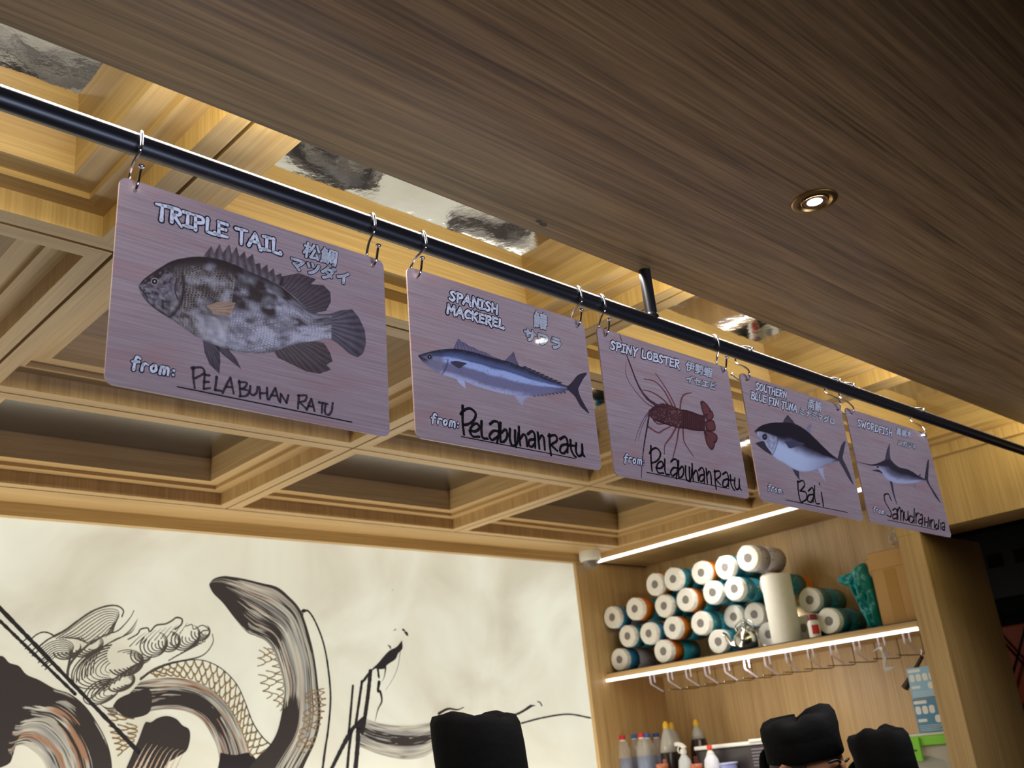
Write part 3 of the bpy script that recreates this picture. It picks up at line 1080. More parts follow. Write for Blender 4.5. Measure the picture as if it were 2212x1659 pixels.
# --- southern bluefin tuna
sh, root = new_sign((2.078, 1.11, 2.208), (-2.0, 1.8, 0.3), 'wood-print sign of a fat black and white tuna with open mouth, fourth on the rail')
SIGNS.append((sh, root, 'tuna sign'))
cv = lambda pts, _s=sh: _s.uv(F4(pts))
mb = local_mb()
DK = pc(40, 34, 48)
fin(mb, [(425, 684), (520, 695)], [(438, 655), (464, 621), (480, 640), (492, 655), (505, 668), (520, 690)], .0002, cv, DK, pc(84, 72, 96), 7)
fin(mb, [(596, 740), (642, 772)], [(618, 706), (646, 688), (640, 715), (634, 740), (640, 765)], .0002, cv, pc(80, 72, 96), pc(150, 144, 178), 5)
fin(mb, [(692, 1030), (735, 1028)], [(716, 1080), (750, 1132), (744, 1095), (736, 1060), (735, 1030)], .0002, cv, pc(140, 136, 170), pc(168, 166, 204), 4)
fin(mb, [(498, 1030), (548, 1050)], [(524, 1082), (556, 1120), (552, 1090), (548, 1052)], .0002, cv, DK, pc(80, 72, 96), 4)
poly(mb, [(846, 950), (862, 885), (880, 842), (904, 822), (896, 880), (886, 930), (884, 955), (905, 1000), (936, 1070), (967, 1157), (922, 1095), (888, 1030), (850, 968)], pc(58, 50, 68), .0002, cv)


def tuna_col(s, t):
    u = t + .1 * (fbm(s * 12, t * 5, 1) - .5)
    c = mixc(pc(30, 26, 38), pc(86, 80, 106), ss(.32, .5, u + .12 * ss(.1, .45, s) - .12))
    c = mixc(c, pc(164, 168, 206), ss(.44, .66, u))
    c = mixc(c, pc(112, 106, 138), .8 * ss(.55, .95, s) * ss(.3, .6, t))
    c = mixc(c, pc(52, 46, 62), ss(.9, 1.0, s))
    hd = ss(.035, .08, s) * (1 - ss(.28, .31, s + .05 * np.abs(t - .6)))
    hdc = mixc(pc(96, 90, 118), pc(168, 166, 200), .3 + .9 * (fbm(s * 40, t * 12, 6) - .3))
    c = mixc(c, hdc, hd * ss(.40, .5, t) * .9)
    c = mixc(c, pc(60, 54, 76), .8 * np.exp(-((s - .305 + .12 * (t - .6) ** 2) / .006) ** 2) * ss(.36, .48, t))
    return mixc(c, DK, .9 * (1 - ss(.02, .05, s)) + .3 * ss(.95, 1, t))


surf(mb, [(212, 746), (260, 706), (330, 685), (400, 680), (470, 682), (540, 700), (610, 745), (680, 810), (740, 870), (800, 925), (855, 962)],
     [(212, 750), (250, 800), (278, 845), (320, 905), (380, 962), (430, 988), (500, 1032), (570, 1055), (640, 1052), (700, 1030), (760, 998), (855, 972)], 170, 80, tuna_col, .0004, cv)
poly(mb, [(214, 838), (250, 828), (280, 822), (300, 860), (345, 925), (310, 912), (265, 880)], pc(52, 46, 58), .0005, cv)
poly(mb, [(436, 828), (500, 820), (592, 842), (545, 858), (480, 878), (455, 850)], pc(62, 58, 84), .0006, cv)
for rr, cc, of in ((26, pc(70, 66, 84), .0006), (17, pc(22, 18, 26), .0007), (6, pc(120, 118, 140), .0008)):
    poly(mb, [(288 + .8 * rr * math.cos(q), 790 + rr * math.sin(q)) for q in a_], cc, of, cv)
mb.build('fish_print', print_mat, root, colors=True)
letters(root, sh, F4, [('SOUTHERN', (218, 430), (452, 496), (224, 378)), ('BLUE FIN TUNA', (182, 498), (532, 602), (188, 446))],
        [('南鮪', (612, 574), (718, 606), (620, 490)), ('ミナミマグロ', (546, 620), (822, 704), (552, 560))],
        ((310, 1198), (428, 1226), (318, 1148)), 0.0036, 0.0018)
handwriting(root, sh, F4, [[(540, 1125), (545, 1210), (560, 1282)], [(538, 1138), (578, 1124), (592, 1160), (560, 1202)], [(556, 1202), (600, 1214), (608, 1262), (566, 1292)],
                           [(622, 1202), (650, 1178), (662, 1220), (656, 1288)], [(655, 1230), (624, 1236), (614, 1274), (640, 1288), (656, 1260)],
                           [(668, 1165), (668, 1240), (680, 1296), (706, 1300)], [(720, 1214), (736, 1320)], [(704, 1145), (708, 1156)]], 0.0042, [(445, 1270), (922, 1367)])

# --- swordfish
sh, root = new_sign((2.521, 1.093, 2.196), (-2.3, 1.6, -0.2), 'wood-print sign of a swordfish with a long thin bill, last on the rail')
SIGNS.append((sh, root, 'swordfish sign'))
cv = lambda pts, _s=sh: _s.uv(F5(pts))
mb = local_mb()
K = 0.00026
DK = pc(46, 40, 56)
fin(mb, [(282, 805), (350, 815)], [(285, 785), (303, 700), (331, 631), (330, 715), (338, 790)], .0002, cv, DK, pc(76, 68, 90), 5)
poly(mb, [(620, 958), (634, 934), (640, 965)], DK, .0002, cv, smooth=False, n=6)
poly(mb, [(676, 1002), (690, 905), (704, 824), (720, 794), (718, 880), (712, 980), (716, 1010), (738, 1060), (790, 1140), (842, 1232), (786, 1168), (738, 1085), (694, 1012)], DK, .0002, cv)
poly(mb, [(328, 985), (350, 990), (362, 1050), (380, 1150), (408, 1256), (372, 1168), (344, 1065)], pc(56, 50, 70), .0003, cv)
ribbon(mb, cv([(592, 1036), (574, 1068), (596, 1090), (622, 1122)]), 5 * K, .0003, pc(84, 74, 94))


def sword_col(s, t):
    u = t + .14 * (fbm(s * 14, t * 5, 4) - .5)
    c = mixc(pc(38, 34, 48), pc(92, 86, 112), ss(.3, .62, u))
    c = mixc(c, pc(150, 150, 186), ss(.58, .85, u))
    c = mixc(c, DK, ss(.8, 1, s) * .7)
    return mixc(c, pc(138, 132, 166), .6 * ss(.06, .12, s) * (1 - ss(.2, .3, s)) * ss(.4, .6, t))


n_ = 40
ribbon(mb, cv([(0, 815), (80, 838), (150, 852), (210, 846)]), np.linspace(3, 16, n_) * K, .0004, DK, n=n_)
surf(mb, [(160, 850), (220, 830), (290, 800), (340, 800), (380, 840), (430, 875), (500, 890), (560, 920), (620, 960), (705, 1000)],
     [(170, 866), (215, 880), (260, 945), (300, 985), (350, 1015), (410, 1032), (480, 1036), (560, 1030), (640, 1012), (705, 1006)], 130, 60, sword_col, .0004, cv)
poly(mb, [(154, 905), (200, 898), (235, 905), (262, 940), (225, 922)], DK, .0005, cv)
for rr, cc, of in ((15, pc(110, 104, 128), .0006), (9, pc(24, 20, 28), .0007)):
    poly(mb, [(210 + rr * math.cos(q), 868 + rr * math.sin(q)) for q in a_], cc, of, cv)
mb.build('fish_print', print_mat, root, colors=True)
letters(root, sh, F5, [('SWORDFISH', (8, 462), (352, 566), (14, 396))],
        [('眞梶木', (390, 552), (548, 592), (396, 468)), ('メカジキ', (406, 652), (594, 702), (412, 590))],
        ((164, 1318), (288, 1346), (172, 1262)), 0.0036, 0.0017)
handwriting(root, sh, F5, [[(346, 1205), (318, 1143), (278, 1150), (284, 1215), (315, 1270), (346, 1330), (336, 1368), (304, 1350)],
                           [(360, 1300), (388, 1284), (402, 1320), (400, 1392)], [(398, 1340), (366, 1345), (362, 1384), (394, 1382)],
                           [(405, 1290), (412, 1392)], [(408, 1310), (430, 1270), (440, 1330), (440, 1402)], [(440, 1330), (456, 1300), (466, 1340), (464, 1406)],
                           [(476, 1318), (476, 1370), (490, 1400), (510, 1385), (512, 1312)], [(512, 1312), (516, 1408)],
                           [(562, 1370), (532, 1360), (526, 1408), (550, 1425), (570, 1395)], [(575, 1288), (572, 1432)], [(590, 1330), (592, 1432)], [(592, 1360), (610, 1330), (626, 1336)],
                           [(634, 1352), (654, 1345), (656, 1400), (650, 1456)], [(650, 1390), (622, 1400), (620, 1434), (650, 1430)],
                           [(680, 1375), (678, 1456)], [(716, 1370), (710, 1466)], [(680, 1420), (712, 1418)], [(728, 1398), (728, 1466)],
                           [(740, 1395), (742, 1472)], [(742, 1420), (760, 1394), (775, 1420), (776, 1476)],
                           [(802, 1440), (786, 1455), (786, 1480), (804, 1485), (816, 1450)], [(820, 1398), (816, 1492)], [(838, 1430), (840, 1496)],
                           [(850, 1432), (872, 1425), (878, 1450), (876, 1506)], [(873, 1465), (856, 1470), (858, 1500), (874, 1490)]], 0.0040, [(308, 1397), (800, 1497)])

# ------------------------------------------------------------------ S hooks


def s_hook(path, label):
    p = crom(path, 46)
    e = empty('s_hook', tuple(p[12]), label, 'hook', 'chrome S hooks on the rail')
    MB().tube(p, 0.0021, 10).build('wire', chrome, e, smooth=True)
    for q, d in ((p[0], p[0] - p[2]), (p[-1], p[-1] - p[-3])):
        d = d / np.linalg.norm(d)
        MB().lathe([(0.0021, 0), (0.0044, 0.001), (0.0047, 0.0026), (0.0036, 0.0046), (0, 0.0052)], tuple(q - d * .001), tuple(d), 14).build('end_knob', chrome, e, smooth=True)


GAP = RR + 0.0022
for k, (sh, root, nm) in enumerate(SIGNS[:3]):
    for sx, side in ((-1, 'left'), (1, 'right')):
        h = sh.world((sx * HOLE[0], 0, HOLE[1]))
        x = h[0]
        hy, hz = h[1], h[2]
        path = [(x - .0118, RY + GAP + .001, RZ - .001), (x - .0100, RY + .0148, RZ + .0112), (x - .0066, RY, RZ + GAP + .0006), (x - .0080, RY - .0128, RZ + .0130),
                (x - .0099, RY - GAP - .0004, RZ - .004), (x - .0110, RY - GAP + .0006, RZ - .019), (x - .0105, .5 * (RY - GAP + hy + .006), .5 * (RZ - .019 + hz + .0233)),
                (x - .0045, hy + .0065, hz + .0225), (x - .0022, hy + .0085, hz + .008), (x, hy + .001, hz - .0014), (x - .0005, hy - .0115, hz + .006), (x + .0004, hy - .0175, hz + .027)]
        s_hook(path, 'chrome S hook in the %s hole of the %s' % (side, nm))
for (sh, root, nm), sides in ((SIGNS[3], {'left': [(1613, 748), (1600, 736), (1584, 763), (1601, 781), (1617, 800), (1616, 811), (1594, 814), (1585, 806)],
                                          'right': [(1811, 819), (1791, 803), (1778, 829), (1796, 848), (1813, 866), (1812, 877), (1796, 878), (1788, 872)]}),
                          (SIGNS[4], {'left': [(1838, 829), (1822, 816), (1809, 840), (1826, 861), (1843, 880), (1841, 890), (1824, 892), (1817, 886)],
                                      'right': [(1992, 886), (1975, 873), (1964, 894), (1981, 912), (1997, 928), (1996, 938), (1980, 941), (1972, 935)]})):
    for sx, side in ((-1, 'left'), (1, 'right')):
        q = sides[side]
        h = sh.world((sx * HOLE[0], 0, HOLE[1]))
        top = at(q[1], 1, RY)
        x = top[0]
        bend = at(q[4], 1, h[1] - .018)
        path = [(x + .014, RY - .0155, RZ + .0105), (x + .010, RY - .0105, RZ + .0158), (x + .004, RY, RZ + GAP + .001), (x - .003, RY + .0132, RZ + .0138), (x - .006, RY + GAP + .001, RZ - .001),
                (x - .006, RY + .018, RZ - .018), (.5 * (x + bend[0]) - .004, .5 * (RY + h[1]) - .004, .5 * (RZ - .016 + bend[2]) - .002), tuple(bend), (bend[0] + .001, h[1] - .016, bend[2] - .010),
                (h[0] + .004, h[1] - .008, h[2] + .001), (h[0], h[1], h[2] - .0008), (h[0] - .010, h[1] + .010, h[2] + .002), (h[0] - .024, h[1] + .016, h[2] + .014)]
        s_hook(path, 'turned chrome S hook in the %s hole of the %s' % (side, nm))
# ------------------------------------------------------------------ the backlit mural
MUR = empty('mural', (1.5, D, 1.7), 'cream backlit wall panel painted with a black brushstroke dragon', 'mural')
mural_ink = attr_mat('backlit_ink', 0.6, emit=0.88, base=0.25, spec=0.2)


def mural_base_mat():
    mt, nt, p = new_mat('backlit_cream_fabric')
    tc = nt.nodes.new('ShaderNodeTexCoord')
    n1 = nt.nodes.new('ShaderNodeTexNoise')
    n1.inputs['Scale'].default_value = 1.6
    n1.inputs['Detail'].default_value = 5
    n1.inputs['Distortion'].default_value = 1.2
    nt.links.new(tc.outputs['Object'], n1.inputs['Vector'])
    cr = nt.nodes.new('ShaderNodeValToRGB')
    e = cr.color_ramp.elements
    e[0].position, e[0].color = 0.30, (*lin((200, 193, 172)), 1)
    e[1].position, e[1].color = 0.70, (*lin((234, 233, 212)), 1)
    k = e.new(0.46)
    k.color = (*lin((218, 213, 192)), 1)
    k = e.new(0.57)
    k.color = (*lin((226, 223, 204)), 1)
    nt.links.new(n1.outputs['Fac'], cr.inputs['Fac'])
    nt.links.new(cr.outputs['Color'], p.inputs['Emission Color'])
    p.inputs['Emission Strength'].default_value = 0.88
    p.inputs['Base Color'].default_value = (.2, .19, .16, 1)
    p.inputs['Roughness'].default_value = 0.7
    return mt


box_obj('fabric_panel', (-1.2, D, 0.45), (4.006, D + 0.018, 2.553), mural_base_mat(), MUR)


class Wall:
    """brushwork lies on the mural plane; lifted forward in thin layers"""

    @staticmethod
    def uv(px):
        P = at(px, 1, D)
        return P[:, [0, 2]]


class WMB(MB):
    def build(self, name, *a, **k):
        self.v = [(x, D + y - 0.0002, z) for x, y, z in self.v]
        return super().build(name, mural_ink, MUR, colors=True)


INK, INK2 = lin((58, 52, 50)), lin((44, 40, 42))
CREAM, GREY, COP, BLU = lin((216, 208, 186)), lin((150, 146, 138)), lin((166, 124, 96)), lin((120, 124, 132))


def conv_of(fr):
    return lambda pts: Wall.uv(fr(pts))


def w_of(px_w, s=2.9671):
    return px_w / s * 4.6 / FPX * 1.15


def brush(seed, core=((0.0, 1.0),), dry=0.5, cop=0.35, tend=None):
    """colour of a loaded brush: dark cores, dry streaks running along the stroke"""
    def fn(s, t):
        k = vnoise(t * 42, s * 5, seed) * .6 + vnoise(t * 90, s * 9, seed + 1) * .4
        lowf = fbm(s * 5, t * 4, seed + 2)
        d = np.zeros_like(s)
        for a, b in core:
            d = np.maximum(d, ss(a - .08, a + .04, t) * (1 - ss(b - .04, b + .08, t)))
        dryness = np.clip(dry * (1 - d) + .5 * (lowf - .45), 0, 1)
        if tend is not None:
            dryness = np.clip(dryness + tend(s, t), 0, 1)
        light = ss(.62 - .55 * dryness, .72 - .45 * dryness, k)
        lc = mixc(mixc(CREAM, GREY, vnoise(t * 20, s * 6, seed + 4)), COP, cop * ss(.45, .75, fbm(t * 12, s * 5, seed + 6)) * 1.6)
        lc = mixc(lc, BLU, .5 * ss(.6, .8, vnoise(t * 30, s * 3, seed + 8)))
        return mixc(INK, lc, light * (dryness > .02) * .92)
    return fn


def w_surf(name, fr, A, B, ns, nt, fn, off, smooth=(True, True)):
    q = WMB()
    surf(q, A, B, ns, nt, fn, off, conv_of(fr), smooth, ht=0.0)
    return q.build(name)


def w_poly(name, fr, pts, col, off, smooth=True):
    q = WMB()
    poly(q, pts, col, off, conv_of(fr), smooth=smooth, ht=0.0)
    return q.build(name)


# lower part of the painting, seen only in the mirrored ceiling panels
def w_low(A, B, core, seed, dry=.5):
    q = WMB()
    surf(q, A, B, 120, 60, brush(seed, core, dry, .2), .0011, lambda p: np.asarray(p, float), ht=0.0)
    q.build('brush_stroke')


w_low([(-.4, 1.25), (.3, 1.42), (.8, 1.28), (1.3, 1.22), (1.75, .95)], [(-.3, .75), (.3, .86), (.7, .80), (1.1, .78), (1.4, .62)], ((.25, .5),), 71, .8)
w_low([(2.1, .62), (2.25, 1.02), (2.5, 1.12), (2.8, 1.06), (2.96, .74)], [(2.3, .52), (2.4, .60), (2.5, .62), (2.65, .6), (2.72, .52)], ((0.0, .75),), 73, .35)
w_low([(3.28, 1.2), (3.5, 1.13), (3.75, 1.12), (3.99, 1.02)], [(3.34, .98), (3.5, .90), (3.75, .86), (3.99, .72)], ((.3, .7),), 79, .75)
w_low([(1.0, 1.0), (1.12, 1.06), (1.3, 1.02), (1.45, 1.08)], [(1.02, .92), (1.15, .96), (1.3, .94), (1.45, .98)], ((.2, .8),), 83, .6)

# left coil
w_surf('brush_stroke', M1, [(-260, 1150), (-120, 1010), (0, 940), (60, 985), (120, 1005), (170, 1060), (250, 1095), (350, 1150), (450, 1185), (545, 1262), (622, 1370), (680, 1480), (712, 1600), (722, 1760)],
       [(-240, 1760), (-120, 1690), (20, 1650), (72, 1610), (66, 1545), (100, 1520), (150, 1514), (205, 1545), (245, 1580), (275, 1620), (300, 1680), (315, 1720), (325, 1760), (330, 1800)],
       200, 110, brush(11, ((0.0, .30), (.42, .47)), .55, .8, tend=lambda s, t: .25 * ss(.45, .8, s) * ss(.3, .6, t) - .7 * (1 - ss(.3, .5, s))), .0010)
# lower arch of the body
w_surf('brush_stroke', M1, [(900, 1105), (1000, 1085), (1100, 1080), (1200, 1092), (1300, 1125), (1400, 1190), (1490, 1300), (1550, 1420), (1600, 1560), (1640, 1760)],
       [(735, 1282), (800, 1332), (860, 1338), (960, 1298), (1090, 1283), (1200, 1300), (1290, 1352), (1355, 1450), (1398, 1560), (1420, 1760)],
       200, 90, brush(23, ((.34, .82),), .62, 1.0, tend=lambda s, t: .22 * ss(.55, .8, s) * (1 - ss(.85, .95, s))), .0012)
w_poly('brush_stroke', M1, [(722, 1262), (760, 1214), (850, 1176), (960, 1158), (960, 1296), (860, 1338), (800, 1330), (745, 1290)], INK, .0014)
# rising head of the dragon
w_surf('brush_stroke', M3, [(600, 84), (640, 40), (720, 18), (800, 25), (900, 42), (1050, 78), (1180, 112), (1280, 190), (1370, 290), (1425, 420), (1482, 620), (1514, 800), (1532, 960), (1552, 1150), (1542, 1300), (1500, 1450), (1430, 1600), (1360, 1760)],
       [(600, 88), (606, 115), (640, 172), (720, 252), (820, 382), (920, 496), (1000, 532), (1080, 570), (1142, 640), (1184, 750), (1222, 880), (1242, 1000), (1232, 1100), (1215, 1212), (1180, 1350), (1118, 1462), (1020, 1560), (860, 1760)],
       260, 110, brush(37, ((.56, 1.0), (0.0, .05)), .50, .22, tend=lambda s, t: .55 * ss(.36, .44, s) * (1 - ss(.60, .66, s)) * ss(.25, .4, t) - .6 * (1 - ss(.06, .16, s)) - .45 * ss(.64, .72, s) * ss(.4, .55, t)
                                                    + .55 * np.exp(-(((s - .24) / .05) ** 2 + ((t - .62) / .10) ** 2)) + .5 * np.exp(-(((s - .30) / .035) ** 2 + ((t - .80) / .09) ** 2))), .0016)
w_poly('brush_stroke', M1, [(1410, 1560), (1500, 1575), (1600, 1560), (1640, 1600), (1700, 1580), (1790, 1600), (1780, 1760), (1420, 1760)], INK2, .0014)
# dark knot
w_poly('brush_stroke', M1, [(920, 1385), (935, 1362), (965, 1366), (1010, 1338), (1070, 1325), (1130, 1345), (1168, 1385), (1205, 1405), (1218, 1440), (1212, 1500), (1190, 1552), (1120, 1598), (1060, 1640), (990, 1760), (790, 1760), (850, 1560), (885, 1480)], INK, .0015)
for k in range(9):
    x = 880 + 34 * k
    q = WMB()
    ribbon(q, Wall.uv(M1([(x + 60, 1500 + 6 * k), (x + 20, 1570), (x - 40, 1690)])), w_of(4 + 7 * rng.random()), .0018, mixc(CREAM, COP, .3 + .5 * rng.random()), taper=(.1, 1.3), jag=.5, ht=0.0)
    q.build('brush_stroke')
# two chopstick lines and their ties
for a, b, w in (((-60, 575), (890, 1560), 17), ((-60, 660), (480, 1185), 13)):
    q = WMB()
    ribbon(q, Wall.uv(M1([a, ((a[0] + b[0]) / 2, (a[1] + b[1]) / 2), b])), w_of(w), .0022, INK2, jag=.35, n=60, ht=0.0)
    q.build('ink_line')
q = WMB()
for x, y in ((150, 845), (178, 880), (205, 905), (222, 925), (262, 968), (285, 990), (305, 1012)):
    ribbon(q, Wall.uv(M1([(x - 18, y + 16), (x + 20, y - 16)])), w_of(5), .0023, INK2, ht=0.0)
q.build('ink_line')


def lines(name, fr, lst, off=.0020, scale=2.9671, col=None, jag=.2):
    q = WMB()
    for pts, w, tp in lst:
        ribbon(q, Wall.uv(fr(pts)), w_of(w, scale), off, INK2 if col is None else col, taper=tp, jag=jag, n=max(14, 9 * len(pts)), ht=0.0)
    return q.build(name)


# wave curls
LT = lin((82, 74, 66))
wv = [([(345, 815), (420, 775), (500, 715), (590, 655), (680, 622), (750, 620), (790, 650), (780, 690)], 8, (1, .6)),
      ([(190, 840), (240, 800), (290, 788), (340, 812), (300, 840), (250, 880)], 7, (.6, .8)),
      ([(430, 1080), (440, 1010), (480, 950), (540, 890), (600, 845), (690, 800), (760, 775), (830, 700), (858, 650)], 9, (1, .3)),
      ([(820, 835), (880, 800), (900, 770), (945, 762), (960, 785), (1000, 745), (1060, 735), (1100, 715), (1130, 695), (1165, 705), (1160, 740), (1120, 770)], 8, (.6, .8)),
      ([(1190, 750), (1230, 740), (1240, 770), (1290, 745), (1320, 755), (1335, 775), (1300, 780), (1270, 810)], 7, (.5, .6)),
      ([(1360, 800), (1365, 850), (1330, 910), (1280, 945), (1200, 965), (1080, 990), (980, 1030), (900, 1090)], 8, (.4, 1))]
for k in range(9):
    f = k / 9.0
    wv.append(([(360 + 20 * k, 830 - 4 * k + 30 * f), (450 + 16 * k, 770 + 12 * k), (560 + 12 * k, 690 + 15 * k), (660 + 6 * k, 645 + 14 * k), (745 - 2 * k, 645 + 15 * k), (760 - 6 * k, 690 + 13 * k), (720 - 6 * k, 740 + 10 * k)], 5.5, (.6, .4)))
for k in range(8):
    wv.append(([(470 + 18 * k, 1120 - 10 * k), (480 + 18 * k, 1040 - 10 * k), (540 + 16 * k, 960 - 9 * k), (640 + 14 * k, 890 - 8 * k), (760 + 12 * k, 830 - 6 * k), (840 + 6 * k, 770 - 10 * k)], 5, (.8, .2)))
for cx, cy, ra, rb, rot, d0, d1, n in ((660, 1010, 215, 120, -25, 60, 300, 8), (805, 985, 115, 82, -10, -160, 110, 6), (985, 868, 92, 76, -30, 110, 400, 5), (1085, 850, 72, 62, -20, 150, 430, 4),
                                       (1190, 822, 98, 76, -30, 120, 390, 6), (650, 1172, 125, 70, -25, 40, 330, 6), (775, 1108, 92, 56, -20, 200, 450, 5), (1285, 790, 62, 52, -20, 150, 390, 4),
                                       (560, 880, 105, 60, -20, 170, 400, 5), (430, 900, 90, 60, -15, 180, 370, 5), (905, 930, 70, 60, -20, 140, 330, 4)):
    for m_ in range(n):
        f = 1 - .82 * m_ / n
        q_ = []
        for z_ in np.radians(np.linspace(d0 + 6 * m_, d1 - 10 * m_, 16)):
            u_, v_ = f * ra * math.cos(z_), -f * rb * math.sin(z_)
            cr_, sr_ = math.cos(math.radians(rot)), math.sin(math.radians(rot))
            q_.append((cx + u_ * cr_ - v_ * sr_ + 10 * m_, cy + u_ * sr_ + v_ * cr_))
        wv.append((q_, 7.5 - .4 * m_, (.7, .35)))
for k in range(9):
    wv.append(([(1080 + 26 * k, 970 - 16 * k), (1150 + 20 * k, 930 - 10 * k), (1220 + 12 * k, 880 - 8 * k), (1270 + 6 * k, 820 - 4 * k)], 4.5, (.9, .2)))
    wv.append(([(560 + 34 * k, 1230 - 22 * k), (640 + 26 * k, 1150 - 18 * k), (740 + 22 * k, 1080 - 13 * k), (860 + 14 * k, 1030 - 10 * k)], 4.5, (.9, .2)))
    wv.append(([(830 + 40 * k, 880 - 10 * k), (880 + 38 * k, 830 - 10 * k), (930 + 34 * k, 790 - 8 * k)], 4.5, (.8, .2)))
for k in range(8):
    wv.append(([(640 + 10 * k, 1250 + 8 * k), (690 + 8 * k, 1290 - 4 * k), (730 + 4 * k, 1330 - 6 * k)], 4, (.5, .5)))
    wv.append(([(250 + 6 * k, 900 + 14 * k), (330 + 6 * k, 850 + 12 * k), (420 + 4 * k, 840 + 14 * k), (470 - 4 * k, 880 + 16 * k), (440 - 2 * k, 960 + 12 * k)], 5, (.6, .5)))
lines('wave_line', M1, [(p_, w_ * 1.35, t_) for p_, w_, t_ in wv], .0013, col=LT)


# gold fish-scale bands
def scale_band(fr, A, B, n_s, n_t, col, w, off, fade=None, sc=2.9671):
    q = WMB()
    a, b = crom(A, 160), crom(B, 160)

    def P(s, t):
        i_ = np.clip(np.asarray(s) * 159, 0, 159)
        k = np.arange(160)
        pa = np.stack([np.interp(i_, k, a[:, c]) for c in (0, 1)], -1)
        pb = np.stack([np.interp(i_, k, b[:, c]) for c in (0, 1)], -1)
        return pa * (1 - np.asarray(t)[..., None]) + pb * np.asarray(t)[..., None]
    for i_ in range(n_s):
        for j_ in range(n_t):
            s0 = (i_ + .5 * (j_ % 2)) / n_s
            t0, t1 = j_ / n_t, (j_ + 1) / n_t
            if fade and rng.random() < fade(s0, t0):
                continue
            z_ = np.linspace(0, 1, 9)
            jit = .25 * (rng.random() - .5) / n_s
            ds = 1.0 / n_s
            s_ = np.clip(s0 + jit + ds * (z_ - .5), 0, 1)
            t_ = np.clip(t0 + (t1 - t0) * (1.15 * np.sin(z_ * math.pi) ** .7 + .1 * (rng.random() - .5)), 0, 1)
            ribbon(q, Wall.uv(fr(P(s_, t_))), w_of(w, sc), off, mixc(col, lin((142, 116, 74)), rng.random()), jag=.4, n=14, ht=0.0)
    return q.build('scale_pattern')


GOLD = lin((124, 104, 72))
scale_band(M1, [(960, 1045), (1100, 995), (1250, 968), (1350, 988), (1440, 1042), (1520, 1130), (1570, 1240), (1620, 1370), (1680, 1460), (1730, 1515)],
           [(1000, 1075), (1100, 1068), (1250, 1098), (1350, 1150), (1440, 1235), (1510, 1340), (1560, 1450), (1590, 1530), (1610, 1585), (1630, 1600)], 20, 3, GOLD, 7, .0018)
lines('ink_line', M1, [([(900, 1080), (1000, 1030), (1100, 990), (1250, 965), (1350, 985), (1440, 1040), (1520, 1130), (1570, 1240), (1620, 1370), (1680, 1460), (1735, 1512)], 6, (.6, 1))])
scale_band(M1, [(1660, 880), (1650, 980), (1660, 1080), (1700, 1200), (1790, 1310)], [(1750, 900), (1790, 1000), (1812, 1080), (1815, 1200), (1805, 1310)], 9, 3, GOLD, 5.5, .0013, lambda s, t: .5 - .6 * t)
scale_band(M1, [(2075, 1150), (2085, 1250), (2060, 1350), (2020, 1480), (1980, 1560)], [(1960, 1170), (1950, 1260), (1935, 1360), (1905, 1480), (1880, 1560)], 10, 4, lin((128, 98, 72)), 5.5, .0022, lambda s, t: .15 + .2 * s)
scale_band(M1, [(690, 1290), (700, 1400), (740, 1520), (760, 1600)], [(860, 1340), (880, 1420), (860, 1480), (830, 1560)], 8, 3, GOLD, 6, .0012, lambda s, t: .2)
# whisker loop on the right of the head
lines('ink_line', M2, [([(158, 655), (160, 700), (178, 790), (205, 890), (232, 1000), (246, 1150)], 6, (1, .7))], .0024)
lines('ink_line', M2, [([(160, 652), (195, 655), (240, 725), (288, 850), (318, 1000), (336, 1200), (322, 1400), (300, 1550), (278, 1720)], 12, (.8, 1.1))], .0024)
w_poly('ink_line', M2, [(145, 655), (160, 640), (180, 645), (178, 658), (160, 664)], INK2, .0025)
# brush marks in the middle
w_poly('brush_stroke', M2, [(795, 840), (798, 892), (770, 925), (752, 962), (700, 998), (684, 1022), (640, 1026), (622, 1022), (590, 1052), (560, 1100), (528, 1118), (545, 1090), (580, 1045), (640, 988), (672, 950), (712, 908), (760, 882)], INK2, .0016)
lines('brush_stroke', M2, [([(480, 1132), (470, 1250), (455, 1420)], 15, (.9, 1)), ([(538, 1105), (520, 1230), (498, 1380)], 17, (1, 1)), ([(592, 1040), (578, 1180), (556, 1340)], 24, (1, 1)),
                           ([(640, 1030), (648, 1080), (640, 1060)], 14, (1, .6)), ([(648, 1110), (640, 1165), (655, 1170), (665, 1230), (640, 1285), (622, 1360)], 16, (1.2, .12)),
                           ([(690, 1015), (682, 1070), (668, 1105)], 10, (1, .2)), ([(785, 900), (770, 1000), (740, 1080), (690, 1160)], 4, (1, .4)),
                           ([(470, 1420), (420, 1510), (340, 1670)], 22, (1.2, .9)), ([(470, 1430), (455, 1540), (436, 1760)], 17, (1, 1)), ([(515, 1400), (508, 1540), (486, 1760)], 28, (1, 1))], .0018)
w_poly('brush_stroke', M2, [(445, 1425), (500, 1368), (556, 1322), (566, 1350), (556, 1410), (540, 1448), (500, 1404), (470, 1450), (448, 1460)], INK2, .0017)
w_surf('brush_stroke', M2, [(545, 1335), (650, 1372), (800, 1388), (950, 1372), (1060, 1342), (1180, 1300)], [(520, 1520), (650, 1572), (800, 1604), (920, 1592), (1010, 1545), (1150, 1490)], 140, 70,
       brush(51, ((.30, .58),), .9, .12, tend=lambda s, t: .3 * ss(.4, .9, s)), .0015)
for stroke_ in [([(1480, 1335), (1560, 1300), (1620, 1262)], 13, (.9, 1.2)), ([(1618, 1262), (1648, 1258)], 12, (1.2, .3)), ([(1662, 1232), (1680, 1240), (1690, 1258)], 11, (.5, 1)),
                       ([(1560, 1372), (1700, 1336), (1860, 1314), (2004, 1338)], 10, (1, 1)), ([(1030, 1310), (1090, 1280), (1150, 1285), (1190, 1270)], 16, (1, .3))]:
    lines('ink_line', M2, [stroke_], .0018)
q = WMB()
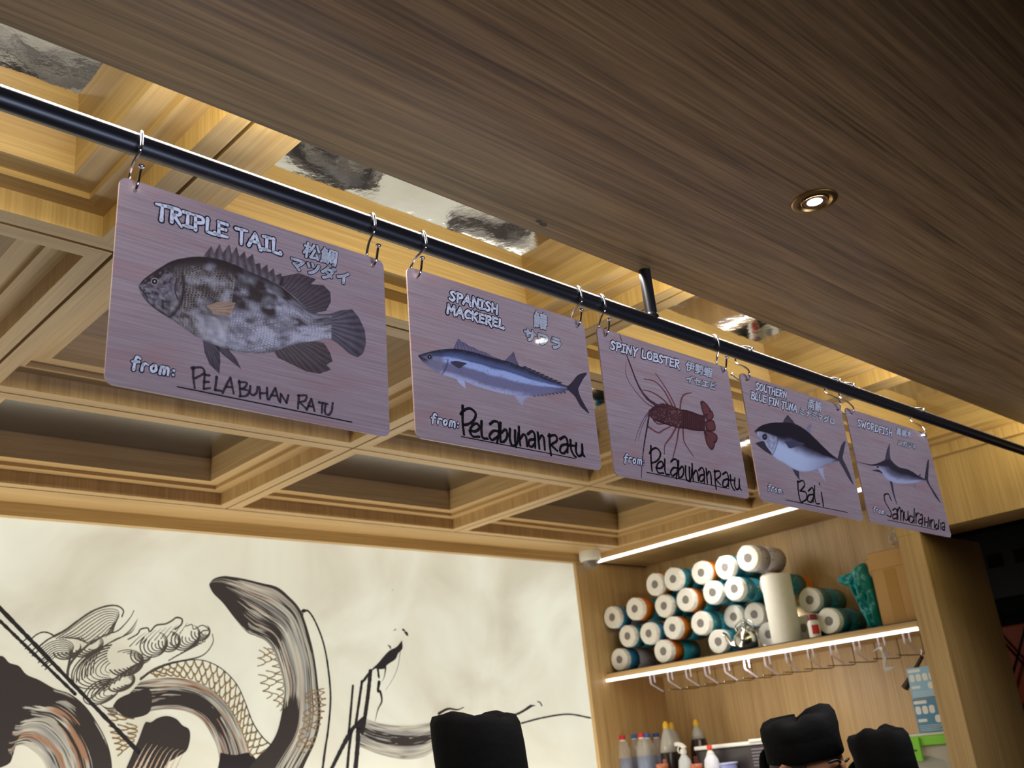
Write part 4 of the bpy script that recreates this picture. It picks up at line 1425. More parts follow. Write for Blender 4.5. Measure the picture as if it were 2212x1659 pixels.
for x, y, r in ((800, 772, 12), (815, 790, 14), (822, 803, 9), (750, 770, 6), (742, 776, 4), (712, 878, 9), (718, 890, 6), (732, 518, 4), (705, 872, 5)):
    ribbon(q, Wall.uv(M2([(x, y), (x + r * .9, y + r * .5)])), w_of(r), .0018, INK2, jag=.4, n=6, ht=0.0)
q.build('ink_splatter')

# ------------------------------------------------------------------ built-in cabinet
CAB = empty('wall_cabinet', (4.4, 2.7, 0.0), 'oak wall cabinet with an open shelf under white light strips, beside the mural', 'cabinet')
XB = 4.62
ST = 1.975          # top of the upper shelf
S2 = 1.37           # lower shelf
box_obj('back_panel', (XB, 1.87, 0.0), (XB + 0.02, 3.602, 2.9), oak['z'], CAB)
box_obj('side_panel', (4.092, 3.588, 0.0), (XB, 3.618, 2.56), oak['z'], CAB)
box_obj('side_panel', (E, 1.77, 0.0), (4.75, 1.868, 2.3218), oak['z'], CAB, bevel=0.0015)
box_obj('top_panel', (E, 1.872, 2.567), (XB, 3.587, 2.9), oak['y'], CAB)
box_obj('shelf_board', (E + .001, 1.87, 1.949), (XB - .001, 3.587, ST), oak['y'], CAB)
box_obj('shelf_board', (E + .02, 1.87, S2 - 0.03), (XB - .001, 3.587, S2), oak['y'], CAB)
box_obj('base_unit', (E + .03, 1.87, 0.0), (XB - .002, 3.587, S2 - 0.031), oak['z'], CAB)


def led(y0, y1, z):
    o = MB().box((E - .004, y0, z - .013), (E + .010, y1, z + .001)).build('light_strip', led_mat, CAB)
    l = bpy.data.lights.new('strip_glow', 'AREA')
    l.shape = 'RECTANGLE'
    l.size, l.size_y = y1 - y0, .02
    l.energy = 6.5
    l.color = (1.0, .96, .9)
    lo = bpy.data.objects.new('strip_glow', l)
    COL.objects.link(lo)
    lo.location = (E + .02, (y0 + y1) / 2, z - .018)
    lo.rotation_euler = (0, math.radians(-35), math.radians(0))
    lo.rotation_euler = (Vector((.55, 0, -1)).to_track_quat('-Z', 'X')).to_euler()


led(1.94, 3.583, 2.566)
led(1.875, 3.583, 1.948)

# mat on the shelf
SM = box_obj('shelf_mat', (E + .004, 1.874, ST), (XB - .01, 3.58, ST + .004), plain('black_rubber_mat', (26, 26, 28), .7))
tag(SM, 'thin black mat lying on the upper cabinet shelf', 'mat')
SB = ST + .0045

# ------------------------------------------------------------------ paper towel rolls
paper = plain('white_tissue', (232, 228, 218), .85, noise=.05, nscale=40, bump=.12)
core_m = plain('grey_card_core', (128, 122, 118), .8)
film = plain('clear_wrap', (255, 255, 255), .12, alpha=.16)


def wrap_mat(name, main, spots):
    mt, nt, p = new_mat(name)
    tc = nt.nodes.new('ShaderNodeTexCoord')
    vo = nt.nodes.new('ShaderNodeTexVoronoi')
    vo.inputs['Scale'].default_value = 42
    nt.links.new(tc.outputs['Object'], vo.inputs['Vector'])
    cr = nt.nodes.new('ShaderNodeValToRGB')
    cr.color_ramp.interpolation = 'CONSTANT'
    e = cr.color_ramp.elements
    e[0].position, e[0].color = 0, (*lin(spots[0]), 1)
    e[1].position, e[1].color = .22, (*lin(main), 1)
    nt.links.new(vo.outputs['Distance'], cr.inputs['Fac'])
    sel = nt.nodes.new('ShaderNodeSeparateColor')
    nt.links.new(vo.outputs['Color'], sel.inputs['Color'])
    gt = nt.nodes.new('ShaderNodeMath')
    gt.operation = 'GREATER_THAN'
    gt.inputs[1].default_value = .45
    nt.links.new(sel.outputs[0], gt.inputs[0])
    mx = nt.nodes.new('ShaderNodeMix')
    mx.data_type = 'RGBA'
    mx.inputs['A'].default_value = (*lin(main), 1)
    nt.links.new(gt.outputs[0], mx.inputs['Factor'])
    nt.links.new(cr.outputs['Color'], mx.inputs['B'])
    nt.links.new(mx.outputs['Result'], p.inputs['Base Color'])
    p.inputs['Roughness'].default_value = .25
    return mt


WR = {'teal': wrap_mat('teal_printed_wrap', (40, 132, 152), ((140, 170, 70),)),
      'blue': wrap_mat('blue_printed_wrap', (60, 146, 196), ((210, 215, 225),)),
      'orange': wrap_mat('orange_printed_wrap', (222, 122, 34), ((190, 90, 20),)),
      'pale': wrap_mat('pale_printed_wrap', (196, 190, 200), ((110, 100, 130),))}
Z2 = frame(4.5143, 1270, 1160)
Z3 = frame(4.4833, 1660, 1130)
XR = 4.185
ROLLS = [   # centre in the photo, wrap colour, label
    (Z2([270, 1200]), 'blue', 'paper towel roll with blue wrap, leftmost in the bottom row'),
    (Z2([745, 1125]), 'orange', 'paper towel roll with orange and green wrap, second in the bottom row'),
    (Z2([1265, 1040]), 'teal', 'paper towel roll in the bottom row, just left of the steel kettle'),
    (Z2([1765, 965]), 'teal', 'paper towel roll half hidden between the kettle and the standing roll'),
    (Z3([345, 1030]), 'teal', 'paper towel roll half hidden behind the white pill bottle'),
    (Z3([585, 975]), 'teal', 'teal wrapped paper towel roll on the shelf, right of the pill bottle'),
    (Z2([375, 965]), 'teal', 'paper towel roll in the second row, leftmost of that row'),
    (Z2([595, 940]), 'blue', 'paper towel roll second from left in the second row'),
    (Z2([830, 885]), 'orange', 'paper towel roll with orange wrap showing at its right, in the second row'),
    (Z2([1125, 830]), 'teal', 'paper towel roll directly above the bottom roll beside the kettle'),
    (Z2([1385, 770]), 'teal', 'paper towel roll above the steel kettle, left one'),
    (Z2([1612, 740]), 'teal', 'paper towel roll above the steel kettle, right one'),
    (Z3([398, 745]), 'teal', 'teal wrapped paper towel roll right of the standing roll, on top of others'),
    (Z2([205, 790]), 'blue', 'paper towel roll with blue and white wrap, far left of the pile'),
    (Z2([465, 700]), 'orange', 'paper towel roll with an orange patch, second from left in the third row'),
    (Z2([725, 670]), 'teal', 'paper towel roll in clear wrap, third from left in the third row'),
    (Z2([955, 612]), 'orange', 'paper towel roll with orange wrap edge, middle of the pile'),
    (Z2([1218, 568]), 'teal', 'paper towel roll right of the middle roll, with teal wrap edge'),
    (Z2([1475, 508]), 'teal', 'paper towel roll in the upper part of the pile, left of the standing roll'),
    (Z2([1712, 440]), 'orange', 'paper towel roll with orange wrap, tucked behind the top of the standing roll'),
    (Z2([640, 462]), 'orange', 'paper towel roll at the left end of the top row'),
    (Z2([838, 410]), 'teal', 'paper towel roll with teal wrap, second in the top row'),
    (Z2([1095, 358]), 'orange', 'paper towel roll third from left in the top row'),
    (Z2([1325, 298]), 'teal', 'paper towel roll fourth in the top row, under the light strip'),
    (Z2([1567, 245]), 'pale', 'largest looking paper towel roll with pale wrap, highest on the pile'),
]
RX = np.full(len(ROLLS), XR)
RX[[3, 4, 10, 11, 12, 19]] = 4.295
RP = np.array([at(c, 0, RX[k])[[1, 2]] for k, (c, *_) in enumerate(ROLLS)])
RRAD = np.full(len(ROLLS), .0605)
RRAD[24] = .066
RRAD[6:9] = .059
for it in range(300):       # let the pile settle until no two rolls share space
    for a in range(len(RP)):
        RP[a, 1] = max(RP[a, 1], SB + RRAD[a] + .0005)
        RP[a, 0] = min(RP[a, 0], 3.585 - RRAD[a])
        for b in range(a):
            d = RP[a] - RP[b]
            L = np.linalg.norm(d)
            mn = RRAD[a] + RRAD[b] + .0006
            if L < mn:
                RP[a] += d / L * (mn - L) * .5
                RP[b] -= d / L * (mn - L) * .5


def roll(xr, y, z, r, wrap, label, seed):
    R_ = random.Random(seed)
    e = empty('paper_towel_roll', (xr, y, z), label, 'paper towel', 'paper towel rolls on the cabinet shelf')
    x0, L = xr + R_.uniform(-.012, .012), .235
    ph, am = R_.uniform(0, 6), R_.uniform(.012, .03)
    wob = lambda th, h: 1 - .02 + am * .6 * math.sin(3 * th + ph) * (1 if h < .02 else .4)
    rc = r * .33
    MB().lathe([(rc, .03), (rc, .004), (rc * 1.06, 0), (r * .90, -.002), (r * .965, .004), (r * .965, L - .004), (r * .9, L), (0, L)], (x0, y, z), (1, 0, 0), 40, wob=wob).build('tissue', paper, e, smooth=True, angle=40)
    MB().lathe([(rc * .98, .0), (rc * .93, .002), (rc * .92, .045), (0, .05)], (x0, y, z), (1, 0, 0), 24).build('cardboard_core', core_m, e, smooth=True, angle=40)
    m0 = WR[wrap]
    MB().lathe([(r * .985, .028), (r * 1.0, .032), (r * 1.0, L * .42)], (x0, y, z), (1, 0, 0), 40, wob=wob).build('printed_band', m0, e, smooth=True)
    m1 = WR['pale'] if wrap in ('blue', 'pale') else WR['teal']
    MB().lathe([(r * 1.0, L * .42), (r * 1.0, L + .002), (r * .8, L + .006)], (x0, y, z), (1, 0, 0), 40, wob=wob).build('wrapper', m1, e, smooth=True)
    wrk = lambda th, h: 1 + .05 * math.sin(7 * th + ph) + .04 * math.sin(13 * th + 2 * ph)
    MB().lathe([(r * .96, .026), (r * .955, .002), (r * .80, -.006), (r * .58, -.003), (r * .40, -.004), (r * .26, .010)], (x0, y, z), (1, 0, 0), 56, wob=wrk).build('clear_film', film, e, smooth=True)


for k, ((c, wrap, lab), (y, z)) in enumerate(zip(ROLLS, RP)):
    roll(RX[k], y, z, RRAD[k], wrap, lab, k)

# orange bag showing behind the pile


def pillow(mb, A, B, plane_x, depth, n=26, mt=14, lump=.25, seed=1, axis=0):
    """soft bulging shape between two outlines traced at their own distance"""
    a, b = crom(A, n), crom(B, n)
    t = np.linspace(0, 1, mt)
    P = a[:, None, :] * (1 - t)[None, :, None] + b[:, None, :] * t[None, :, None]
    Q = at(P.reshape(-1, 2), axis, plane_x).reshape(n, mt, 3)
    s = np.linspace(0, 1, n)
    prof = np.sqrt(np.clip(1 - (2 * t - 1) ** 2, 0, 1))[None, :] * (np.sqrt(np.clip(1 - np.abs(2 * s - 1) ** 3, 0, 1)))[:, None]
    Sg, Tg = np.meshgrid(s, t, indexing='ij')
    bump = 1 + lump * (fbm(Sg * 7, Tg * 5, seed) - .5) * 2
    F_, K_ = Q.copy(), Q.copy()
    F_[..., axis] -= depth * prof * bump
    K_[..., axis] += depth * prof
    f = [(i_ * mt + k, (i_ + 1) * mt + k, (i_ + 1) * mt + k + 1, i_ * mt + k + 1) for i_ in range(n - 1) for k in range(mt - 1)]
    mb.add(F_.reshape(-1, 3), f)
    mb.add(K_.reshape(-1, 3), [q_[::-1] for q_ in f])
    return mb


bag_m = plain('orange_printed_bag', (226, 128, 24), .35, noise=.2, nscale=20, bump=.3)
ob = pillow(MB(), Z3([(235, 520), (300, 508), (370, 520), (405, 570)]), Z3([(265, 760), (320, 760), (420, 740), (470, 700)]), 4.58, .03).build('tissue_bag', bag_m, smooth=True)
tag(ob, 'orange plastic tissue pack poking out behind the standing roll', 'bag')

# standing bare roll
b0 = at(Z2([1950, 1035]), 0, 4.217)
sr = empty('paper_towel_roll', (4.217, b0[1], SB), 'bare white paper towel roll standing upright at the front of the shelf', 'paper towel')
hh = at(Z2([1838, 372]), 0, 4.217)[2] - SB
MB().lathe([(.022, 0), (.068, .0), (.0695, .004), (.0695, hh - .004), (.068, hh), (.024, hh), (.023, hh - .03)], (4.217, b0[1], SB), seg=48).build('tissue', paper, sr, smooth=True, angle=40)
MB().lathe([(.0225, .002), (.0225, hh - .002), (.021, hh - .002), (.021, .002)], (4.217, b0[1], SB), seg=32).build('cardboard_core', core_m, sr, smooth=True, angle=40)

# steel kettle
kc = at(Z2([1545, 985]), 0, 4.12 + .085)
ky = kc[1]
ket = empty('kettle', (4.205, ky, SB), 'small shiny steel kettle in front of the paper towel pile', 'kettle')
KO = (4.205, ky, SB)
MB().lathe([(0, 0), (.040, 0), (.052, .010), (.061, .034), (.060, .058), (.050, .080), (.036, .092), (.034, .096)], KO, seg=40).build('pot', steel, ket, smooth=True)
MB().lathe([(.0355, .096), (.035, .100), (.020, .108), (.006, .111), (.006, .116), (.010, .122), (.008, .129), (0, .131)], KO, seg=32).build('lid', steel, ket, smooth=True, angle=50)
sp = crom([(4.195, ky + .052, SB + .030), (4.185, ky + .078, SB + .045), (4.178, ky + .092, SB + .078), (4.17, ky + .105, SB + .092)], 14)
MB().tube(sp, np.linspace(.017, .009, 14), 14, cap=False).build('spout', steel, ket, smooth=True)
hd_ = crom([(4.205, ky + .044, SB + .088), (4.205, ky + .050, SB + .118), (4.205, ky, SB + .140), (4.205, ky - .050, SB + .118), (4.205, ky - .044, SB + .088)], 24)
MB().tube(hd_, .004, 10).build('handle', steel, ket, smooth=True)

# pill bottle
pb = at(Z3([460, 1105]), 0, 4.165)
PO = (4.165, pb[1], SB)
pil = empty('pill_bottle', PO, 'little white pill bottle with a maroon cap and red label on the shelf edge', 'bottle')
MB().lathe([(0, 0), (.024, 0), (.026, .003), (.026, .060), (.023, .070), (.019, .074), (.019, .076)], PO, seg=32).build('bottle', white_plastic, pil, smooth=True, angle=40)
MB().lathe([(.0215, .075), (.022, .077), (.022, .096), (.0205, .098), (0, .098)], PO, seg=32).build('cap', plain('maroon_plastic', (112, 22, 42), .4), pil, smooth=True, angle=40)
lb = MB()
an = np.linspace(math.radians(188), math.radians(262), 12)
pts_ = [(PO[0] + .0263 * math.cos(q), PO[1] + .0263 * math.sin(q)) for q in an]
lb.add([(x, y, SB + z) for z in (.012, .052) for x, y in pts_], [(k, k + 1, 13 + k, 12 + k) for k in range(11)])
lb.build('label', plain('red_label', (196, 34, 40), .5), pil, smooth=True)

# teal bag and cardboard boxes at the right end
teal_m = plain('teal_plastic_bag', (20, 138, 144), .28, noise=.35, nscale=18, bump=.5)
tb = pillow(MB(), Z3([(670, 545), (690, 575), (760, 610), (810, 640), (850, 720), (900, 830), (950, 930), (985, 1030)]),
            Z3([(700, 500), (800, 492), (870, 440), (935, 385), (965, 480), (1015, 560), (1060, 760), (1112, 1008)]), 4.24, .05, 60, 30, .9, 4)
tb = tb.build('plastic_bag', teal_m, smooth=True)
tag(tb, 'crumpled teal plastic bag leaning against the cardboard box', 'bag')
card = plain('brown_cardboard', (188, 146, 92), .8, noise=.08, nscale=12)
tape_m = plain('brown_packing_tape', (172, 128, 60), .25)


def card_box(name, x, y0, y1, z0, z1, dx, label, rot=0, flaps=True):
    e = empty(name, ((x + dx / 2), (y0 + y1) / 2, z0), label, 'box')
    t = .004
    mb_ = MB()
    mb_.box((x, y0, z0), (x + dx, y1, z0 + t))
    mb_.box((x, y0, z0), (x + t, y1, z1)).box((x + dx - t, y0, z0), (x + dx, y1, z1))
    mb_.box((x, y0, z0), (x + dx, y0 + t, z1)).box((x, y1 - t, z0), (x + dx, y1, z1))
    mb_.box((x, y0, z1 - t), (x + dx, y1, z1))
    mb_.build('carton', card, e, bevel=.0015)
    if flaps:
        ym = (y0 + y1) / 2
        MB().box((x - .0006, ym - .03, z0 + .01), (x - .0001, ym + .025, z0 + (z1 - z0) * .74)).build('packing_tape', tape_m, e)
        MB().box((x - .003, y0 + .002, z1 - .075), (x - .0002, y1 - .002, z1 - .002)).build('flap', card, e, bevel=.0008)
    return e


c0 = at(Z3([1110, 1005]), 0, 4.20)
c1 = at(Z3([1000, 290]), 0, 4.20)
yl = c0[1]
card_box('cardboard_box', 4.20, 1.885, yl, SB, c1[2], .22, 'tall brown cardboard box standing at the right end of the shelf')
card_box('cardboard_box', 4.45, yl + .01, yl + .14, SB, at(Z3([880, 365]), 0, 4.45)[2], .12, 'brown carton mostly hidden behind the teal bag', flaps=False)
cl = pillow(MB(), Z3([(1190, 60), (1165, 130), (1175, 190), (1200, 215)]), Z3([(1262, 60), (1290, 130), (1270, 190), (1255, 215)]), 4.34, .03, 18, 10, .9, 8)
cl = cl.build('clear_bag', plain('crinkled_clear_plastic', (220, 214, 206), .15, alpha=.45, noise=.3, nscale=40, bump=.8), smooth=True)
tag(cl, 'crumpled clear plastic bag lying on top of the tall cardboard box', 'bag')

# ------------------------------------------------------------------ hangers under the shelf
acryl = plain('clear_acrylic', (232, 226, 246), .08, alpha=.5)
wire_m = plain('dull_wire', (120, 96, 62), .35, metal=.6)
HZ = 1.9488
for k in range(13):
    y = 3.318 - .1135 * k
    e = empty('hook_hanger', (4.17, y, HZ), 'clear hook hanger under the shelf, %s from the mural side' % ['first', 'second', 'third', 'fourth', 'fifth', 'sixth', 'seventh', 'eighth', 'ninth', 'tenth', 'eleventh', 'twelfth', 'thirteenth'][k], 'hanger', 'hook hangers under the upper shelf')
    for dy in (0, -.026):
        p = crom([(4.17, y + dy, HZ), (4.17, y + dy, HZ - .045), (4.174, y + dy, HZ - .056), (4.20, y + dy, HZ - .068), (4.26, y + dy, HZ - .094)], 22) if dy == 0 else crom([(4.17, y + dy, HZ), (4.17, y + dy, HZ - .04), (4.172, y + dy, HZ - .052)], 8)
        MB().tube(p, .0042 if dy == 0 else .0036, 8).build('hook_arm', acryl, e, smooth=True)
    p = crom([(4.56, y - .01, HZ), (4.56, y - .01, HZ - .07), (4.55, y - .01, HZ - .085), (4.45, y - .01, HZ - .088), (4.30, y - .01, HZ - .088)], 22)
    MB().tube(p, .0024, 8).build('wire_prong', wire_m, e, smooth=True)
    MB().lathe([(.0026, 0), (.0046, .001), (.0046, .004), (0, .005)], (4.30, y - .01, HZ - .088), (-1, 0, 0), 12).build('end_cap', chrome, e, smooth=True)
sy = 3.318 - .1135 * 11
tw = empty('tongs', (4.175, sy, HZ - .06), 'bundle of white plastic ties hanging from a hook near the oak column', 'ties')
for k in range(4):
    p = crom([(4.17 + .004 * k, sy + .03 - .01 * k, HZ - .066), (4.165, sy - .004 * k, HZ - .058), (4.168, sy - .018 + .004 * k, HZ - .10 - .004 * k), (4.168, sy - .006, HZ - .135 - .005 * k), (4.17, sy - .03 - .006 * k, HZ - .142)], 26)
    MB().tube(p, .0026, 8).build('tie', plain('milky_plastic', (222, 220, 226), .3, alpha=.8) if k == 0 else bpy.data.materials['milky_plastic'], tw, smooth=True)
tw.name = 'cable_ties'
kn = at(Z3([1320, 1600]), 0, 4.40)
hp = at(Z3([1490, 1290]), 0, 4.40)
ut = empty('kitchen_tool', tuple(kn), 'dark handled utensil hanging behind the blue boxes', 'utensil')
MB().tube(crom([hp, hp + .5 * (kn - hp), kn], 12), np.r_[np.linspace(.008, .009, 6), np.linspace(.010, .016, 6)], 10).build('handle', plain('dark_brown_wood', (58, 38, 24), .6), ut, smooth=True)
MB().tube([hp, hp + np.array([0, -.002, .03])], .002, 8).build('hanging_loop', chrome, ut)

# ------------------------------------------------------------------ blue boxes, green lidded container
white_print = plain('white_print', (236, 238, 240), .5)
blue_l = plain('light_blue_card', (152, 198, 234), .45)
blue_d = plain('mid_blue_card', (88, 142, 180), .45)
ZB = frame(6.405, 1920, 1400)
XBX = 4.20


def blue_box(mt, TL, BL, y1, label, rows, lines_n):
    t, b = at(ZB(TL), 0, XBX), at(ZB(BL), 0, XBX)
    y0 = (t[1] + b[1]) / 2
    z0, z1 = b[2], t[2]
    e = empty('blue_box', (XBX + .05, (y0 + y1) / 2, z0), label, 'box', 'blue boxes beside the column')
    MB().box((XBX, y1, z0 + .0005), (XBX + .10, y0, z1 - .0005)).build('carton', mt, e, bevel=.0015)
    h, w = z1 - z0, y0 - y1
    lbm = MB()
    x = XBX - .0006

    def rr(u0, u1, v0, v1):
        yy0, yy1 = y0 - u0 * w, y0 - u1 * w
        za, zb = z1 - v0 * h, z1 - v1 * h
        r = min(abs(yy0 - yy1), za - zb) * .35
        P = []
        for cy, cz, a0 in ((max(yy0, yy1) - r, za - r, 0), (min(yy0, yy1) + r, za - r, 90), (min(yy0, yy1) + r, zb + r, 180), (max(yy0, yy1) - r, zb + r, 270)):
            for q in range(5):
                a = math.radians(a0 + 22.5 * q)
                P.append((x, cy + r * math.cos(a), cz + r * math.sin(a)))
        lbm.add(P, [tuple(range(len(P)))[::-1]])
    rr(.04, .50, .06, .16)
    for q in range(rows):
        rr(.05 + .24 * q, .24 + .24 * q, .22, .46)
    rr(.06, .38, .60, .69)
    rr(.66, .95, .52, .74)
    for q in range(lines_n):
        rr(.06, .95 - .1 * (q % 3), .79 + .05 * q, .80 + .05 * q)
    lbm.build('printed_icons', white_print, e)
    return z0


gz_top = at(ZB([500, 1190]), 0, 4.24)[2]
blue_box(blue_l, (248, 285), (318, 705), 1.874, 'light blue printed box on top of the darker blue one', 4, 4)
zb_ = blue_box(blue_d, (320, 712), (420, 1178), 1.874, 'darker blue printed box under the light blue one', 3, 4)
gl = at(ZB([230, 1225]), 0, 4.20)
gy = gl[1]
gc = empty('food_container', (4.29, 2.0, S2), 'clear plastic container with a bright green lid under the blue boxes', 'container')
gt_ = zb_ - .001
clear_box = plain('frosted_clear_plastic', (205, 205, 198), .2, alpha=.55)
gm = plain('lime_green_plastic', (126, 206, 30), .3)
MB().box((4.19, 1.885, S2 + .001), (4.40, gy + .06, gt_ - .049)).build('tub', clear_box, gc, bevel=.006)
MB().box((4.178, 1.878, gt_ - .048), (4.41, gy + .07, gt_ - .012)).build('lid_rim', gm, gc, bevel=.003)
MB().box((4.186, 1.884, gt_ - .012), (4.40, gy + .06, gt_)).build('lid_top', plain('clear_lid', (214, 224, 206), .15, alpha=.7), gc, bevel=.003)
c_lo, c_hi = at(ZB([445, 1400]), 0, 4.17), at(ZB([215, 1300]), 0, 4.17)
MB().box((4.168, c_lo[1], gt_ - .105), (4.1779, c_hi[1], gt_ - .014)).build('lid_clip', gm, gc, bevel=.002)
MB().box((4.1672, c_lo[1] + .016, gt_ - .066), (4.1679, c_lo[1] + .046, gt_ - .059)).build('clip_slot', plain('dark_green', (40, 80, 10), .5), gc)
bagw = pillow(MB(), ZB([(330, 1500), (360, 1560), (400, 1660), (450, 1720)]), ZB([(560, 1490), (640, 1520), (780, 1560), (830, 1700)]), 4.27, .05, 16, 10, .7, 3).build('food_bag', plain('white_plastic_bag', (224, 216, 208), .3, bump=.6), smooth=True)
tag(bagw, 'white plastic bag inside the green lidded container', 'bag')

# ------------------------------------------------------------------ bottles on the lower shelf
pet = plain('clear_pet', (222, 220, 214), .06, alpha=.30)
Z4 = frame(4.6083, 1280, 1400)


def pet_bottle(px, x, cap_rgb, label, r=.036, name='water_bottle'):
    top = at(Z4(px), 0, x)
    o = (x, top[1], S2)
    h = top[2] - S2
    e = empty(name, o, label, 'bottle', 'clear water bottles on the lower shelf')
    rib_ = [(r * (1 if k % 2 else .965), .03 + (h - .12) * k / 12) for k in range(13)]
    MB().lathe([(0, .004), (r * .8, 0), (r, .010)] + rib_ + [(r, h - .085), (r * .93, h - .07), (r * .62, h - .038), (.0135, h - .022), (.0135, h - .012)], o, seg=32).build('bottle', pet, e, smooth=True, angle=60)
    MB().lathe([(.0158, h - .020), (.0165, h - .018), (.0165, h - .003), (.0150, h), (0, h)], o, seg=24).build('cap', plain('cap_plastic', cap_rgb, .4), e, smooth=True, angle=40)
    MB().lathe([(.0150, h - .027), (.0162, h - .026), (.0162, h - .021), (.0150, h - .0205)], o, seg=24).build('neck_ring', white_plastic, e, smooth=True, angle=40)
    MB().lathe([(r * 1.005, .075), (r * 1.005, h - .11)], o, seg=32).build('label_band', plain('faint_blue_label', (150, 168, 214), .3, alpha=.45), e, smooth=True)


pet_bottle((292, 872), 4.20, (196, 40, 52), 'clear water bottle with a red cap, nearest the mural')
pet_bottle((404, 858), 4.30, (44, 104, 190), 'clear water bottle with a blue cap, directly right of the first red capped one')
pet_bottle((480, 848), 4.22, (200, 44, 56), 'clear water bottle with a red cap between two blue capped ones')
pet_bottle((538, 850), 4.33, (44, 104, 190), 'clear water bottle with a blue cap, just right of the second red cap')
pet_bottle((628, 846), 4.42, (36, 84, 168), 'clear water bottle with a blue cap, deepest one beside the sauce bottle')
glassy = plain('cloudy_plastic_bottle', (176, 172, 164), .2, alpha=.85)
soy = plain('dark_soy_sauce', (34, 24, 24), .25)
ylw = plain('yellow_cap_plastic', (214, 168, 44), .4)


def sauce(px, x, fill, label, r=.048):
    top = at(Z4(px), 0, x)
    o = (x, top[1], S2)
    h = top[2] - S2
    e = empty('sauce_bottle', o, label, 'bottle', 'yellow capped sauce bottles')
    hf = S2 + (h - .02) * fill - S2
    prof = [(0, .003), (r * .85, 0), (r, .012), (r, h * .45), (r * .97, h * .56), (r * .80, h * .70), (r * .55, h * .82), (r * .30, h * .90), (.0135, h - .032)]
    lo_ = [p for p in prof if p[1] <= hf]
    hi_ = [p for p in prof if p[1] > hf]
    ri = np.interp(hf, [p[1] for p in prof[1:]], [p[0] for p in prof[1:]])
    MB().lathe(lo_ + [(ri, hf)], o, seg=32).build('sauce_filled_body', soy, e, smooth=True)
    MB().lathe([(ri, hf + .0005)] + hi_, o, seg=32).build('neck', glassy, e, smooth=True)
    MB().lathe([(.0155, h - .034), (.0165, h - .032), (.0150, h - .012), (.0105, h - .006), (.0095, h), (0, h)], o, seg=24).build('cap', ylw, e, smooth=True, angle=40)
    MB().box((x - r * 1.01, o[1] - .012, S2 + .06), (x - r * .99, o[1] + .012, S2 + h * .48)).build('label', plain('faded_red_label', (150, 84, 74), .5), e)


sauce((722, 730), 4.27, .60, 'large sauce bottle with a yellow cap, pale upper half, in front of another')
sauce((780, 738), 4.45, .74, 'sauce bottle with a yellow cap, half hidden behind the pale topped one')
sauce((1022, 710), 4.43, .76, 'dark sauce bottle with a yellow cap, standing alone behind the white lid')

# spray bottle
s0 = at(Z4([870, 945]), 0, 4.19)
so = (4.19, s0[1] - .012, S2)
sh_ = s0[2] - S2
spb = empty('spray_bottle', so, 'white trigger spray bottle standing before the dark sauce bottles', 'bottle')
MB().lathe([(0, 0), (.030, 0), (.033, .006), (.033, sh_ * .52), (.028, sh_ * .66), (.013, sh_ * .76), (.012, sh_ * .80)], so, seg=28).build('bottle', plain('translucent_white', (206, 212, 214), .3, alpha=.9), spb, smooth=True)
MB().lathe([(.0155, sh_ * .78), (.016, sh_ * .80), (.0155, sh_ * .86), (.011, sh_ * .88)], so, seg=24).build('collar', white_plastic, spb, smooth=True, angle=40)
MB().tube(crom([(so[0], so[1] - .012, S2 + sh_ * .88), (so[0], so[1], S2 + sh_ * .94), (so[0], so[1] + .022, S2 + sh_ * .98), (so[0], so[1] + .042, S2 + sh_ * .985)], 12), np.linspace(.012, .010, 12), 12).build('spray_head', white_plastic, spb, smooth=True)
MB().tube(crom([(so[0], so[1] + .020, S2 + sh_ * .95), (so[0], so[1] + .030, S2 + sh_ * .87), (so[0], so[1] + .024, S2 + sh_ * .80)], 10), .004, 10).build('trigger', white_plastic, spb, smooth=True)

# round white bottle with a red cap
r0 = at(Z4([1158, 962]), 0, 4.18)
ro = (4.18, r0[1], S2)
rh = r0[2] - S2
rb = empty('dressing_bottle', ro, 'rounded white bottle with a red tip in front of the white lidded tray', 'bottle')
MB().lathe([(0, 0), (.034, 0), (.037, .006), (.037, rh * .55), (.033, rh * .68), (.020, rh * .78), (.017, rh * .80)], ro, seg=28).build('bottle', plain('white_squeeze_plastic', (222, 222, 232), .35), rb, smooth=True)
MB().lathe([(.0185, rh * .79), (.019, rh * .81), (.012, rh * .86), (.0115, rh * .88)], ro, seg=24).build('collar', white_plastic, rb, smooth=True, angle=40)
MB().lathe([(.0115, rh * .87), (.0115, rh * .985), (.010, rh), (0, rh)], ro, seg=20).build('tip', plain('red_plastic', (210, 52, 30), .4), rb, smooth=True, angle=40)

# storage bin with a white lid
l0, l1 = at(Z4([1010, 985]), 0, 4.23), at(Z4([1660, 915]), 0, 4.23)
lz = (l0[2] + l1[2]) / 2
lb_ = empty('storage_bin', (4.30, (l0[1] + l1[1]) / 2, S2), 'dark plastic storage bin under a long white lid, behind the chef in the middle', 'bin')
MB().box((4.24, l1[1] - .06, S2 + .001), (4.355, l0[1] - .01, lz - .018)).build('tub', plain('dark_grey_plastic', (52, 46, 48), .4), lb_, bevel=.006)
MB().box((4.225, l1[1] - .07, lz - .018), (4.365, l0[1], lz)).build('lid', white_plastic, lb_, bevel=.005)
rbm = MB()
for k in range(6):
    rbm.box((4.233, l1[1] - .05, lz - .040 - .014 * k), (4.2395, l1[1] + .055, lz - .034 - .014 * k))
rbm.build('rib', plain('grey_lilac_plastic', (120, 108, 122), .4), lb_)
MB().box((4.215, l1[1] - .02, lz - .004), (4.23, l1[1] + .05, lz + .008)).build('latch', white_plastic, lb_, bevel=.002)
